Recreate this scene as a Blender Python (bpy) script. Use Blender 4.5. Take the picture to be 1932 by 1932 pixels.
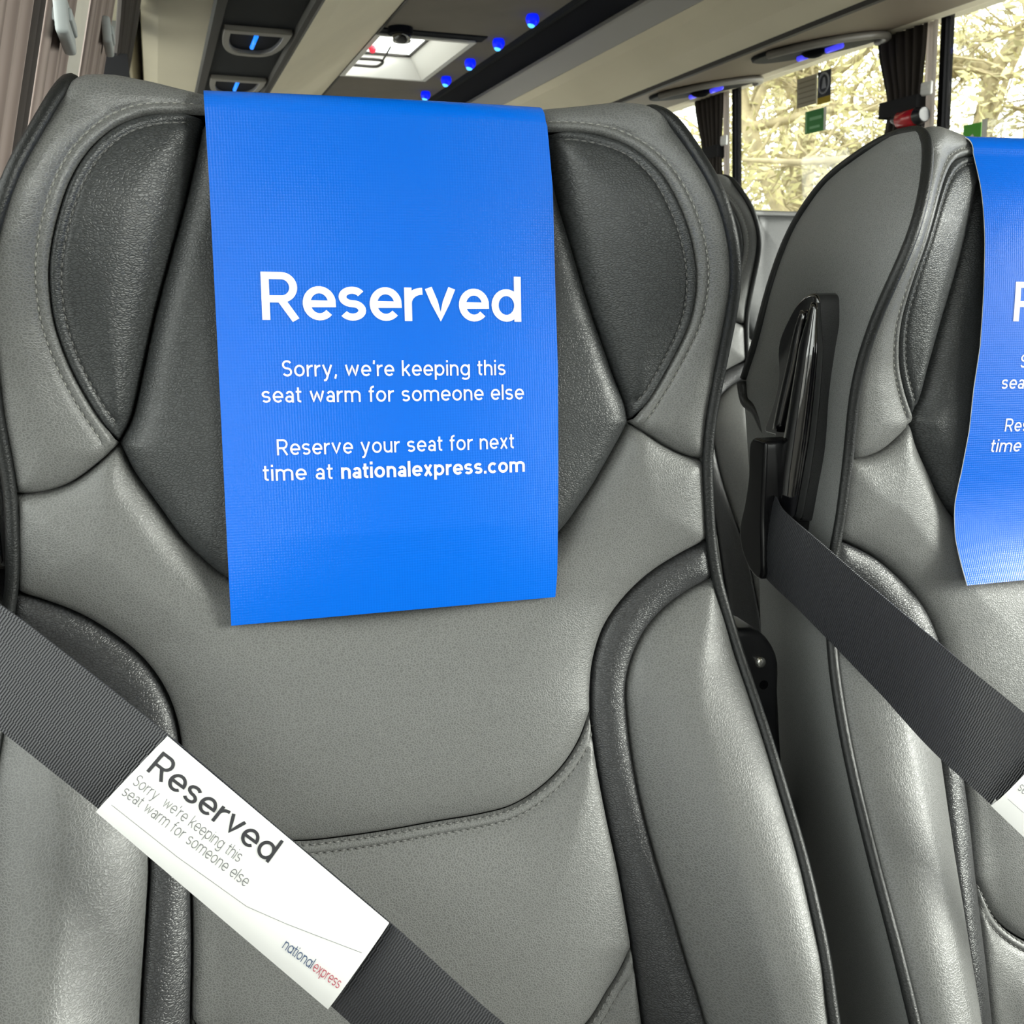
import bpy, bmesh, math, random
import numpy as np
from mathutils import Vector, Matrix
from mathutils.geometry import delaunay_2d_cdt

for o in list(bpy.data.objects):
    bpy.data.objects.remove(o, do_unlink=True)
scene = bpy.context.scene
COL = scene.collection
EYE = 1.15                                  # camera height above the coach floor
R = math.radians

# ------------------------------------------------------------------ camera
cam = bpy.data.cameras.new('camera')
cam.sensor_width = 36.0
cam.lens = 34.845
cam.clip_start = 0.02
cam.clip_end = 200
cam.dof.use_dof = True
cam.dof.focus_distance = 0.60
cam.dof.aperture_fstop = 30.0
cam_ob = bpy.data.objects.new('camera', cam)
cam_ob.location = (0, 0, EYE)
cam_ob.rotation_euler = (R(90 - 12.8), 0, R(-19.4))
COL.objects.link(cam_ob)
scene.camera = cam_ob

# ------------------------------------------------------------------ world, light, exposure
world = bpy.data.worlds.new('overcast_sky')
scene.world = world
world.use_nodes = True
wn = world.node_tree
wn.nodes.clear()
w_out = wn.nodes.new('ShaderNodeOutputWorld')
w_bg = wn.nodes.new('ShaderNodeBackground')
w_bg.inputs['Color'].default_value = (0.99, 0.995, 1.0, 1)
w_bg.inputs['Strength'].default_value = 9.3
wn.links.new(w_bg.outputs[0], w_out.inputs[0])

sun = bpy.data.lights.new('hazy_sun', 'SUN')
sun.energy = 17.0
sun.angle = R(22)
sun.color = (1.0, 0.98, 0.95)
sun_ob = bpy.data.objects.new('hazy_sun', sun)
sun_dir = Vector((-1.0, 0.62, -0.42)).normalized()      # travels left, rearwards and down
sun_ob.rotation_euler = sun_dir.to_track_quat('-Z', 'Y').to_euler()
sun_ob.location = (6, -4, 6)
COL.objects.link(sun_ob)

scene.view_settings.view_transform = 'Standard'
scene.view_settings.look = 'None'
scene.view_settings.gamma = 1.0
scene.view_settings.use_curve_mapping = False
scene.view_settings.exposure = -0.85

# daylight portals in the window openings (guide the sky light, add none)
def portal(name, loc, rot, sx, sy):
    l = bpy.data.lights.new(name, 'AREA'); l.shape = 'RECTANGLE'; l.size = sx; l.size_y = sy
    l.cycles.is_portal = True
    o = bpy.data.objects.new(name, l); o.location = loc; o.rotation_euler = rot; COL.objects.link(o)
portal('daylight_right', (2.26, .05, EYE+.235), (0, R(90), 0), 1.0, 13.2)
portal('daylight_left', (-.33, .05, EYE+.19), (0, R(-90), 0), .9, 13.2)
portal('daylight_front', (1.05, -6.6, EYE+.175), (R(90), 0, 0), 1.75, .8)
portal('daylight_added_hatch', (.955, -.86, EYE+.95), (0, 0, 0), .4, .8)  # opening of the added, unseen hatch
portal('daylight_hatch', (.955, 3.96, EYE+.95), (0, 0, 0), .4, .8)
cy_ = scene.cycles
cy_.max_bounces = 4; cy_.diffuse_bounces = 3; cy_.use_adaptive_sampling = True; cy_.adaptive_threshold = .10; cy_.glossy_bounces = 2; cy_.transmission_bounces = 2; cy_.transparent_max_bounces = 6
cy_.caustics_reflective = False; cy_.caustics_refractive = False

# ------------------------------------------------------------------ helpers
def link(o, parent=None):
    COL.objects.link(o)
    if parent is not None:
        o.parent = parent
    return o

def mesh_obj(name, verts, faces, mat=None, parent=None, smooth=True, uvs=None):
    me = bpy.data.meshes.new(name)
    me.from_pydata([tuple(map(float, v)) for v in verts], [], [tuple(map(int, f)) for f in faces])
    if uvs is not None:
        uvl = me.uv_layers.new(name='UVMap')
        for lp in me.loops:
            uvl.data[lp.index].uv = uvs[lp.vertex_index]
    if smooth:
        me.polygons.foreach_set('use_smooth', [True] * len(me.polygons))
    if mat is not None:
        me.materials.append(mat)
    me.update()
    o = bpy.data.objects.new(name, me)
    return link(o, parent)

def empty(name, loc=(0, 0, 0), rz=0.0, parent=None):
    o = bpy.data.objects.new(name, None)
    o.empty_display_size = 0.05
    o.location = loc
    o.rotation_euler = (0, 0, rz)
    return link(o, parent)

def tag(o, label=None, cat=None, group=None, kind=None):
    if label: o['label'] = label
    if cat: o['category'] = cat
    if group: o['group'] = group
    if kind: o['kind'] = kind
    return o

def struct(o):
    o['kind'] = 'structure'
    return o

class MB:
    """collects simple solids, builds them as ONE mesh object"""
    def __init__(self):
        self.v = []; self.f = []
    def add(self, vs, fs):
        b = len(self.v)
        self.v += [tuple(p) for p in vs]
        self.f += [tuple(i + b for i in f) for f in fs]
    def box(self, a, b):
        x0, y0, z0 = a; x1, y1, z1 = b
        self.add([(x0,y0,z0),(x1,y0,z0),(x1,y1,z0),(x0,y1,z0),(x0,y0,z1),(x1,y0,z1),(x1,y1,z1),(x0,y1,z1)],
                 [(0,3,2,1),(4,5,6,7),(0,1,5,4),(1,2,6,5),(2,3,7,6),(3,0,4,7)])
        return self
    def prism_y(self, prof, y0, y1):
        """closed profile of (x,z), extruded along y"""
        n = len(prof)
        vs = [(x, y0, z) for x, z in prof] + [(x, y1, z) for x, z in prof]
        fs = [(i, (i+1) % n, n + (i+1) % n, n + i) for i in range(n)]
        fs += [tuple(range(n-1, -1, -1)), tuple(range(n, 2*n))]
        self.add(vs, fs); return self
    def prism(self, pts, off):
        """planar polygon of 3D points, extruded by vector"""
        n = len(pts); off = Vector(off)
        vs = [Vector(p) for p in pts] + [Vector(p) + off for p in pts]
        fs = [(i, (i+1) % n, n + (i+1) % n, n + i) for i in range(n)]
        fs += [tuple(range(n-1, -1, -1)), tuple(range(n, 2*n))]
        self.add(vs, fs); return self
    def tube(self, pts, rad, seg=8, closed=False, cap=True):
        pts = [Vector(p) for p in pts]; n = len(pts)
        rads = rad if hasattr(rad, '__len__') else [rad] * n
        prev = None; vs = []
        for i, p in enumerate(pts):
            if closed: t = pts[(i+1) % n] - pts[i-1]
            else: t = pts[min(i+1, n-1)] - pts[max(i-1, 0)]
            t = t.normalized() if t.length > 1e-9 else Vector((0, 0, 1))
            if prev is None:
                a = Vector((1, 0, 0)) if abs(t.x) < .9 else Vector((0, 1, 0))
                u = (a - t * a.dot(t)).normalized()
            else:
                u = (prev - t * prev.dot(t)).normalized()
            prev = u; w = t.cross(u)
            for k in range(seg):
                an = 2 * math.pi * k / seg
                vs.append(p + (u * math.cos(an) + w * math.sin(an)) * rads[i])
        fs = []
        m = n if closed else n - 1
        for i in range(m):
            for k in range(seg):
                a = i * seg + k; b = i * seg + (k+1) % seg
                c = ((i+1) % n) * seg + (k+1) % seg; d = ((i+1) % n) * seg + k
                fs.append((a, b, c, d))
        if cap and not closed:
            fs += [tuple(range(seg-1, -1, -1)), tuple(range((n-1)*seg, n*seg))]
        self.add(vs, fs); return self
    def ball(self, c, r, sx=1, sy=1, sz=1, nu=12, nv=8):
        vs = [(c[0], c[1], c[2] - r*sz)]
        for j in range(1, nv):
            ph = -math.pi/2 + math.pi*j/nv
            for i in range(nu):
                th = 2*math.pi*i/nu
                vs.append((c[0]+r*sx*math.cos(ph)*math.cos(th), c[1]+r*sy*math.cos(ph)*math.sin(th), c[2]+r*sz*math.sin(ph)))
        vs.append((c[0], c[1], c[2] + r*sz))
        fs = []
        for i in range(nu):
            fs.append((0, 1+(i+1) % nu, 1+i))
        for j in range(nv-2):
            for i in range(nu):
                a = 1+j*nu+i; b = 1+j*nu+(i+1) % nu
                fs.append((a, b, b+nu, a+nu))
        L = len(vs)-1; s = 1+(nv-2)*nu
        for i in range(nu):
            fs.append((s+i, s+(i+1) % nu, L))
        self.add(vs, fs); return self
    def build(self, name, mat, parent=None, smooth=False, bevel=0, seg=2):
        o = mesh_obj(name, self.v, self.f, mat, parent, smooth)
        me = o.data
        bm = bmesh.new(); bm.from_mesh(me)
        bmesh.ops.recalc_face_normals(bm, faces=bm.faces)
        bm.to_mesh(me); bm.free()
        if bevel:
            bv = o.modifiers.new('bevel', 'BEVEL'); bv.width = bevel; bv.segments = seg
            bv.limit_method = 'ANGLE'; bv.angle_limit = R(35)
            me.polygons.foreach_set('use_smooth', [True]*len(me.polygons))
            wn_ = o.modifiers.new('wn', 'WEIGHTED_NORMAL'); wn_.keep_sharp = True
        return o

# ------------------------------------------------------------------ materials
def new_mat(name):
    m = bpy.data.materials.new(name); m.use_nodes = True
    nt = m.node_tree
    b = nt.nodes.get('Principled BSDF')
    return m, nt, b

def plain(name, col, rough=.5, spec=.5, metal=0., coat=0., noise=0., nscale=20., bump=0., bscale=200.):
    m, nt, b = new_mat(name)
    b.inputs['Base Color'].default_value = (*col, 1)
    b.inputs['Roughness'].default_value = rough
    b.inputs['Specular IOR Level'].default_value = spec
    b.inputs['Metallic'].default_value = metal
    b.inputs['Coat Weight'].default_value = coat
    b.inputs['Coat Roughness'].default_value = .08
    tc = nt.nodes.new('ShaderNodeTexCoord')
    if noise:
        n = nt.nodes.new('ShaderNodeTexNoise'); n.inputs['Scale'].default_value = nscale; n.inputs['Detail'].default_value = 4
        nt.links.new(tc.outputs['Object'], n.inputs['Vector'])
        mx = nt.nodes.new('ShaderNodeMixRGB'); mx.blend_type = 'MULTIPLY'; mx.inputs['Fac'].default_value = 1
        rp = nt.nodes.new('ShaderNodeMapRange'); rp.inputs['From Min'].default_value = .3; rp.inputs['From Max'].default_value = .7
        rp.inputs['To Min'].default_value = 1 - noise; rp.inputs['To Max'].default_value = 1 + noise
        nt.links.new(n.outputs['Fac'], rp.inputs['Value'])
        mx.inputs['Color1'].default_value = (*col, 1)
        nt.links.new(rp.outputs['Result'], mx.inputs['Color2'])
        nt.links.new(mx.outputs['Color'], b.inputs['Base Color'])
    if bump:
        n2 = nt.nodes.new('ShaderNodeTexNoise'); n2.inputs['Scale'].default_value = bscale; n2.inputs['Detail'].default_value = 3
        nt.links.new(tc.outputs['Object'], n2.inputs['Vector'])
        bp = nt.nodes.new('ShaderNodeBump'); bp.inputs['Strength'].default_value = bump; bp.inputs['Distance'].default_value = .001
        nt.links.new(n2.outputs['Fac'], bp.inputs['Height'])
        nt.links.new(bp.outputs['Normal'], b.inputs['Normal'])
    return m

def leather(name, col, rough, scale=(590, 760), bump=.4, spec=.45, dist=.0004, pits=False, flank=False):
    m, nt, b = new_mat(name)
    N = nt.nodes; Lk = nt.links
    tc = N.new('ShaderNodeTexCoord')
    sp = N.new('ShaderNodeSeparateXYZ'); Lk.new(tc.outputs['Object'], sp.inputs[0])
    cb = N.new('ShaderNodeCombineXYZ'); Lk.new(sp.outputs['Y' if flank else 'X'], cb.inputs['X']); Lk.new(sp.outputs['Z'], cb.inputs['Y'])
    mp = N.new('ShaderNodeMapping'); mp.inputs['Scale'].default_value = (*scale, 1)
    Lk.new(cb.outputs[0], mp.inputs['Vector'])
    wob = N.new('ShaderNodeTexNoise'); wob.noise_dimensions = '2D'; wob.inputs['Scale'].default_value = .6; wob.inputs['Detail'].default_value = 1
    Lk.new(mp.outputs['Vector'], wob.inputs['Vector'])
    ad = N.new('ShaderNodeMixRGB'); ad.blend_type = 'LINEAR_LIGHT'; ad.inputs['Fac'].default_value = .7
    Lk.new(mp.outputs['Vector'], ad.inputs['Color1']); Lk.new(wob.outputs['Color'], ad.inputs['Color2'])
    vo = N.new('ShaderNodeTexVoronoi'); vo.voronoi_dimensions = '2D'; vo.feature = 'DISTANCE_TO_EDGE'; vo.inputs['Scale'].default_value = 1.0
    Lk.new(ad.outputs['Color'], vo.inputs['Vector'])
    rp = N.new('ShaderNodeMapRange'); rp.inputs['From Max'].default_value = .30
    rp.interpolation_type = 'SMOOTHSTEP'
    if pits: rp.inputs['To Min'].default_value = 1.0; rp.inputs['To Max'].default_value = 0.0
    Lk.new(vo.outputs['Distance'], rp.inputs['Value'])
    # long soft creases, also vary the strength of the grain
    cr = N.new('ShaderNodeTexNoise'); cr.noise_dimensions = '2D'; cr.inputs['Scale'].default_value = 42; cr.inputs['Detail'].default_value = 3; cr.inputs['Distortion'].default_value = .5
    mp2 = N.new('ShaderNodeMapping'); mp2.inputs['Scale'].default_value = (.6, 1.5, 1)
    Lk.new(cb.outputs[0], mp2.inputs['Vector']); Lk.new(mp2.outputs['Vector'], cr.inputs['Vector'])
    pr = N.new('ShaderNodeMapRange'); pr.inputs['From Min'].default_value = .3; pr.inputs['From Max'].default_value = .7
    pr.inputs['To Min'].default_value = .6; pr.inputs['To Max'].default_value = 1.25
    Lk.new(cr.outputs['Fac'], pr.inputs['Value'])
    hh = N.new('ShaderNodeMath'); hh.operation = 'MULTIPLY'
    Lk.new(rp.outputs['Result'], hh.inputs[0]); Lk.new(pr.outputs['Result'], hh.inputs[1])
    h2 = N.new('ShaderNodeMath'); h2.operation = 'MULTIPLY_ADD'; h2.inputs[1].default_value = 1.2
    Lk.new(cr.outputs['Fac'], h2.inputs[0]); Lk.new(hh.outputs['Value'], h2.inputs[2])
    bp = N.new('ShaderNodeBump'); bp.inputs['Distance'].default_value = dist; bp.inputs['Strength'].default_value = bump
    Lk.new(h2.outputs['Value'], bp.inputs['Height']); Lk.new(bp.outputs['Normal'], b.inputs['Normal'])
    cm = N.new('ShaderNodeMixRGB'); k0, k1 = (.74, 1.10) if pits else (.58, 1.10)
    cm.inputs['Color1'].default_value = (col[0]*k0, col[1]*k0, col[2]*k0, 1); cm.inputs['Color2'].default_value = (col[0]*k1, col[1]*k1, col[2]*k1, 1)
    Lk.new(rp.outputs['Result'], cm.inputs['Fac']); Lk.new(cm.outputs['Color'], b.inputs['Base Color'])
    b.inputs['Roughness'].default_value = rough
    b.inputs['Specular IOR Level'].default_value = spec
    return m

M = {}
M['grey'] = leather('grey_leather', (.143, .145, .141), .40, bump=.24, pits=True)
M['dark'] = leather('charcoal_leather', (.043, .046, .047), .40, scale=(430, 720), bump=.32)
M['accent'] = leather('dark_accent_leather', (.040, .041, .043), .36, scale=(460, 760), bump=.32)
M['side'] = leather('side_leather', (.182, .186, .184), .40, scale=(700, 800), bump=.30, pits=True, flank=True)  # grey leather made lighter for flanks that get little light
M['piping'] = plain('black_piping', (.011, .012, .012), .42, .4, bump=.35, bscale=900)
M['thread_g'] = plain('grey_thread', (.28, .28, .26), .6)
M['thread_d'] = plain('dark_thread', (.13, .13, .125), .55)
M['gloss'] = plain('gloss_black_plastic', (.004, .004, .005), .06, 1.0, coat=1.0)
M['lever'] = plain('satin_black_plastic', (.005, .005, .006), .22, .35)
M['plastic'] = plain('matt_black_plastic', (.012, .012, .014), .38, .5, bump=.1, bscale=500)
M['screw'] = plain('zinc_screw', (.75, .74, .70), .25, .5, metal=1)
M['white'] = plain('white_paper', (.88, .88, .87), .5, .4)
M['print_white'] = plain('white_print', (.92, .92, .92), .5, .3)
M['print_grey'] = plain('grey_print', (.035, .035, .04), .55, .3)
M['print_light'] = plain('light_grey_print', (.16, .16, .17), .55, .3)
M['print_navy'] = plain('navy_print', (.06, .10, .20), .55, .3)
M['print_red'] = plain('red_print', (.50, .10, .14), .55, .3)
M['beige'] = plain('beige_panel', (.84, .77, .60), .6, .25, noise=.04, nscale=3, bump=.08, bscale=300)
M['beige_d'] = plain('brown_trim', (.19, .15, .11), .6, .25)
M['ceil'] = plain('taupe_ceiling_cloth', (.25, .225, .20), .9, .1, noise=.06, nscale=6, bump=.2, bscale=700)
M['navy'] = plain('dark_navy_channel', (.006, .007, .013), .7, .12)
M['greytrim'] = plain('grey_trim', (.42, .41, .40), .5, .3)
M['darktrim'] = plain('dark_grey_trim', (.050, .046, .043), .55, .2)
M['psu'] = plain('charcoal_panel', (.016, .018, .021), .7, .12, bump=.1, bscale=500)
M['rim'] = plain('taupe_bezel', (.20, .185, .16), .38, .5)
M['hatchw'] = plain('white_hatch_liner', (.85, .84, .80), .45, .4)
M['floor'] = plain('grey_vinyl_floor', (.24, .235, .225), .6, .4, noise=.15, nscale=40)
M['wallc'] = plain('grey_side_lining', (.25, .24, .22), .7, .3, noise=.05, nscale=8)
M['rubber'] = plain('black_window_rubber', (.004, .004, .005), .8, .05)
M['pillar'] = plain('grey_pillar_trim', (.22, .23, .23), .55, .4, noise=.1, nscale=60)
M['clip'] = plain('grey_plastic_clip', (.42, .45, .45), .45, .4)
M['clipw'] = plain('white_plastic_clip', (.85, .85, .83), .45, .4)
M['tie'] = plain('dark_curtain_tie', (.02, .02, .022), .8, .2)
M['red'] = plain('red_hammer', (.55, .01, .02), .25, .5, coat=.5)
M['chrome'] = plain('bare_metal', (.6, .6, .58), .3, .5, metal=1)
M['bark'] = plain('pale_bark', (.42, .36, .22), .9, .2, noise=.3, nscale=12)
M['ground'] = plain('pale_tarmac_ground', (.30, .295, .28), .95, .2, noise=.2, nscale=4)

def emis(name, col, st):
    m, nt, b = new_mat(name)
    b.inputs['Base Color'].default_value = (*col, 1)
    b.inputs['Emission Color'].default_value = (*col, 1)
    b.inputs['Emission Strength'].default_value = st
    b.inputs['Roughness'].default_value = .25
    m.cycles.emission_sampling = 'NONE'
    return m
M['led'] = emis('blue_led', (.002, .015, 1.0), 1.7)
M['led_core'] = emis('blue_led_core', (.08, .50, 1.0), 3.5)
M['bar'] = emis('blue_light_bar', (.01, .22, 1.0), 2.4)
M['barv'] = emis('violet_light_bar', (.07, .07, 1.0), 1.5)
M['redled'] = emis('red_indicator', (1.0, .06, .10), 1.2)

def leafmat(name, c1, c2):
    m, nt, b = new_mat(name)
    tc = nt.nodes.new('ShaderNodeTexCoord')
    n = nt.nodes.new('ShaderNodeTexNoise'); n.inputs['Scale'].default_value = 2.5
    nt.links.new(tc.outputs['Object'], n.inputs['Vector'])
    mx = nt.nodes.new('ShaderNodeMixRGB'); mx.inputs['Color1'].default_value = (*c1, 1); mx.inputs['Color2'].default_value = (*c2, 1)
    nt.links.new(n.outputs['Fac'], mx.inputs['Fac']); nt.links.new(mx.outputs['Color'], b.inputs['Base Color'])
    b.inputs['Roughness'].default_value = .6
    return m
M['leaf_y'] = leafmat('yellow_green_leaves', (.54, .47, .23), (.36, .36, .15))
M['leaf_g'] = leafmat('olive_leaves', (.34, .33, .15), (.48, .42, .25))

# glass: clear, thin, with a faint reflection
def glassmat():
    m, nt, b = new_mat('clear_window_glass')
    out = nt.nodes['Material Output']
    tr = nt.nodes.new('ShaderNodeBsdfTransparent'); tr.inputs['Color'].default_value = (.93, .95, .92, 1)
    gl = nt.nodes.new('ShaderNodeBsdfGlossy'); gl.inputs['Roughness'].default_value = .02
    mx = nt.nodes.new('ShaderNodeMixShader'); mx.inputs['Fac'].default_value = .05
    nt.links.new(tr.outputs[0], mx.inputs[1]); nt.links.new(gl.outputs[0], mx.inputs[2])
    nt.links.new(mx.outputs[0], out.inputs['Surface'])
    return m
M['glass'] = glassmat()

def cardmat():
    m, nt, b = new_mat('blue_coated_cloth')
    N = nt.nodes; Lk = nt.links
    uv = N.new('ShaderNodeUVMap'); uv.uv_map = 'UVMap'
    bumps = None
    w1 = N.new('ShaderNodeTexWave'); w1.wave_type = 'BANDS'; w1.bands_direction = 'X'; w1.inputs['Scale'].default_value = 1/(.0016*1.0)*.314; w1.inputs['Distortion'].default_value = .6; w1.inputs['Detail'].default_value = 1
    w2 = N.new('ShaderNodeTexWave'); w2.wave_type = 'BANDS'; w2.bands_direction = 'Y'; w2.inputs['Scale'].default_value = 1/(.0016*1.0)*.314; w2.inputs['Distortion'].default_value = .6; w2.inputs['Detail'].default_value = 1
    Lk.new(uv.outputs['UV'], w1.inputs['Vector']); Lk.new(uv.outputs['UV'], w2.inputs['Vector'])
    ad = N.new('ShaderNodeMath'); ad.operation = 'ADD'
    Lk.new(w1.outputs['Fac'], ad.inputs[0]); Lk.new(w2.outputs['Fac'], ad.inputs[1])
    n = N.new('ShaderNodeTexNoise'); n.inputs['Scale'].default_value = 900
    Lk.new(uv.outputs['UV'], n.inputs['Vector'])
    ad2 = N.new('ShaderNodeMath'); ad2.operation = 'ADD'
    Lk.new(ad.outputs['Value'], ad2.inputs[0]); Lk.new(n.outputs['Fac'], ad2.inputs[1])
    bp = N.new('ShaderNodeBump'); bp.inputs['Strength'].default_value = .15; bp.inputs['Distance'].default_value = .00025
    Lk.new(ad2.outputs['Value'], bp.inputs['Height']); Lk.new(bp.outputs['Normal'], b.inputs['Normal'])
    b.inputs['Base Color'].default_value = (.0, .126, .67, 1)
    b.inputs['Roughness'].default_value = .27
    b.inputs['Specular IOR Level'].default_value = .45
    return m
M['card'] = cardmat()

def webbing():
    m, nt, b = new_mat('black_seat_belt_webbing')
    N = nt.nodes; Lk = nt.links
    uv = N.new('ShaderNodeUVMap'); uv.uv_map = 'UVMap'
    sp = N.new('ShaderNodeSeparateXYZ'); Lk.new(uv.outputs['UV'], sp.inputs[0])
    # herringbone offset: ribs step sideways in columns
    c1 = N.new('ShaderNodeMath'); c1.operation = 'MULTIPLY'; c1.inputs[1].default_value = 1/.0058
    Lk.new(sp.outputs['Y'], c1.inputs[0])
    fl = N.new('ShaderNodeMath'); fl.operation = 'FLOOR'; Lk.new(c1.outputs[0], fl.inputs[0])
    ph = N.new('ShaderNodeMath'); ph.operation = 'MULTIPLY'; ph.inputs[1].default_value = 2.1; Lk.new(fl.outputs[0], ph.inputs[0])
    a = N.new('ShaderNodeMath'); a.operation = 'MULTIPLY_ADD'; a.inputs[1].default_value = 2*math.pi/.00145
    Lk.new(sp.outputs['X'], a.inputs[0]); Lk.new(ph.outputs[0], a.inputs[2])
    s = N.new('ShaderNodeMath'); s.operation = 'SINE'; Lk.new(a.outputs[0], s.inputs[0])
    bp = N.new('ShaderNodeBump'); bp.inputs['Strength'].default_value = .6; bp.inputs['Distance'].default_value = .0004
    Lk.new(s.outputs[0], bp.inputs['Height']); Lk.new(bp.outputs['Normal'], b.inputs['Normal'])
    mr = N.new('ShaderNodeMapRange'); mr.inputs['From Min'].default_value = -1
    Lk.new(s.outputs[0], mr.inputs['Value'])
    cm = N.new('ShaderNodeMixRGB'); cm.inputs['Color1'].default_value = (.012, .012, .014, 1); cm.inputs['Color2'].default_value = (.044, .046, .053, 1)
    Lk.new(mr.outputs['Result'], cm.inputs['Fac']); Lk.new(cm.outputs['Color'], b.inputs['Base Color'])
    b.inputs['Roughness'].default_value = .42
    b.inputs['Specular IOR Level'].default_value = .5
    return m
M['web'] = webbing()

def curtainmat(name, base, stripe):
    m, nt, b = new_mat(name)
    N = nt.nodes; Lk = nt.links
    uv = N.new('ShaderNodeUVMap'); uv.uv_map = 'UVMap'
    w = N.new('ShaderNodeTexWave'); w.bands_direction = 'X'; w.inputs['Scale'].default_value = 12; w.inputs['Distortion'].default_value = .4
    Lk.new(uv.outputs['UV'], w.inputs['Vector'])
    cm = N.new('ShaderNodeMixRGB'); cm.inputs['Color1'].default_value = (*base, 1); cm.inputs['Color2'].default_value = (*stripe, 1)
    Lk.new(w.outputs['Fac'], cm.inputs['Fac']); Lk.new(cm.outputs['Color'], b.inputs['Base Color'])
    b.inputs['Roughness'].default_value = .85
    return m
M['curtain'] = curtainmat('mauve_striped_curtain', (.22, .17, .15), (.36, .29, .26))
def curtain_lit():  # curtain cloth with the window light put into a paler colour
    m = curtainmat('sunlit_translucent_curtain', (.62, .56, .53), (.80, .76, .73)); nt = m.node_tree
    b = nt.nodes['Principled BSDF']; out = nt.nodes['Material Output']
    tr = nt.nodes.new('ShaderNodeBsdfTranslucent'); tr.inputs['Color'].default_value = (.75, .70, .67, 1)
    mx = nt.nodes.new('ShaderNodeMixShader'); mx.inputs['Fac'].default_value = .5
    nt.links.new(b.outputs[0], mx.inputs[1]); nt.links.new(tr.outputs[0], mx.inputs[2]); nt.links.new(mx.outputs[0], out.inputs['Surface'])
    return m
M['curtain_lit'] = curtain_lit()
M['curtain_d'] = curtainmat('dark_backlit_curtain', (.030, .024, .020), (.055, .045, .040))  # backlit shade of the right-hand curtains put into the cloth colour

# ------------------------------------------------------------------ the coach seat
# seat frame: x to the right, y to the rear, z up, metres; heights below are relative to eye level
Y0 = 0.60
ZT = np.array([-.75,-.55,-.45,-.40,-.36,-.32,-.28,-.24,-.2,-.17,-.14,-.11,-.08,-.05,-.02,.01,.03,.05,.07,.09,.11,.13])
ET = np.array([.36,.395,.425,.455,.484,.513,.541,.567,.582,.586,.587,.588,.586,.582,.573,.562,.558,.559,.567,.581,.605,.63])
HT = np.array([.238,.238,.238,.237,.236,.234,.232,.227,.219,.213,.21,.208,.209,.212,.212,.208,.202,.196,.188,.178,.171,.165])
CT = np.interp(ZT, [-.75,-.5,-.36,-.3,-.25,-.2,-.15,-.1,-.05,0,.05,.11,.13], [.40,.480,.528,.550,.568,.583,.590,.596,.604,.611,.618,.625,.627])
# smooth versions of the section tables
_zf = np.linspace(-.75, .13, 353)
def _smooth(t):
    v = np.interp(_zf, ZT, t); k = np.hanning(13); k /= k.sum()
    return np.convolve(np.pad(v, 6, mode='edge'), k, mode='valid')
EF, HF, CF = _smooth(ET), _smooth(HT), _smooth(CT)
def sm(t):
    t = np.clip(t, 0, 1); return t*t*(3-2*t)
def ybase(x, z):
    x = np.asarray(x, float); z = np.asarray(z, float)
    E_ = np.interp(z, _zf, EF); H_ = np.interp(z, _zf, HF); C_ = np.interp(z, _zf, CF)
    t = np.abs(x)/H_
    k = sm((z+.24)/.14)
    g = k*np.clip((t-.40)/.60, 0, 1.3)**1.5 + (1-k)*sm((t-.5)/.5)
    return C_ + (E_-C_)*g
RTOP = .016
def v_top(x):
    return np.interp(x, [-.17,-.129,-.10,0,.1,.1577,.17], [.1085,.1070,.1042,.1035,.1047,.1080,.1082]) - RTOP
BACKY = np.array([0,.022,.045,.068,.090,.105,.116,.127,.137])
BACKZ = np.array([0,-.002,-.008,-.020,-.035,-.052,-.078,-.113,-.16])
BACKS = np.concatenate([[0], np.cumsum(np.hypot(np.diff(BACKY), np.diff(BACKZ)))])
def place(x, v, d=0):
    """(x, v) on the seat skin, raised by d towards the sitter -> 3D point arrays"""
    x = np.asarray(x, float); v = np.asarray(v, float); d = np.zeros_like(x) + d
    v0 = v_top(x)
    s = np.maximum(v-v0, 0); th = np.minimum(s/RTOP, math.pi/2)
    vb = np.minimum(v, v0)
    s2 = np.maximum(s-RTOP*math.pi/2, 0)
    y = ybase(x, vb) + RTOP*(1-np.cos(th)) + np.interp(s2, BACKS, BACKY) - d*np.cos(th)
    z = vb + RTOP*np.sin(th) + np.interp(s2, BACKS, BACKZ) + d*np.sin(th)
    return np.stack([x, y-Y0, z+EYE], -1)
def to_v(c):
    """height -> skin coordinate near the rolled top"""
    out = []
    for x, z in c:
        v0 = float(v_top(x))
        out.append((x, z if z < v0 else v0 + RTOP*math.asin(min(1, (z-v0)/RTOP))))
    return out
def spline(pts, step=.003):
    P = np.array(pts, float)
    if len(P) == 2:
        n = max(2, int(np.linalg.norm(P[1]-P[0])/step)+1)
        return P[0] + (P[1]-P[0])*np.linspace(0, 1, n)[:, None]
    Q = np.vstack([2*P[0]-P[1], P, 2*P[-1]-P[-2]]); out = []
    for i in range(1, len(Q)-2):
        p0, p1, p2, p3 = Q[i-1], Q[i], Q[i+1], Q[i+2]
        a = np.linalg.norm(p1-p0)**.5+1e-6; b = np.linalg.norm(p2-p1)**.5+1e-6; c = np.linalg.norm(p3-p2)**.5+1e-6
        m1 = (p2-p1 + b*((p1-p0)/a - (p2-p0)/(a+b))); m2 = (p2-p1 + b*((p3-p2)/c - (p3-p1)/(b+c)))
        for t in np.linspace(0, 1, 24, endpoint=False):
            out.append((2*t**3-3*t**2+1)*p1 + (t**3-2*t**2+t)*m1 + (-2*t**3+3*t**2)*p2 + (t**3-t**2)*m2)
    out.append(Q[-2]); out = np.array(out)
    L = np.concatenate([[0], np.cumsum(np.linalg.norm(np.diff(out, axis=0), axis=1))])
    n = max(2, int(L[-1]/step)+1); s = np.linspace(0, L[-1], n)
    return np.stack([np.interp(s, L, out[:, k]) for k in range(out.shape[1])], -1)
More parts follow.
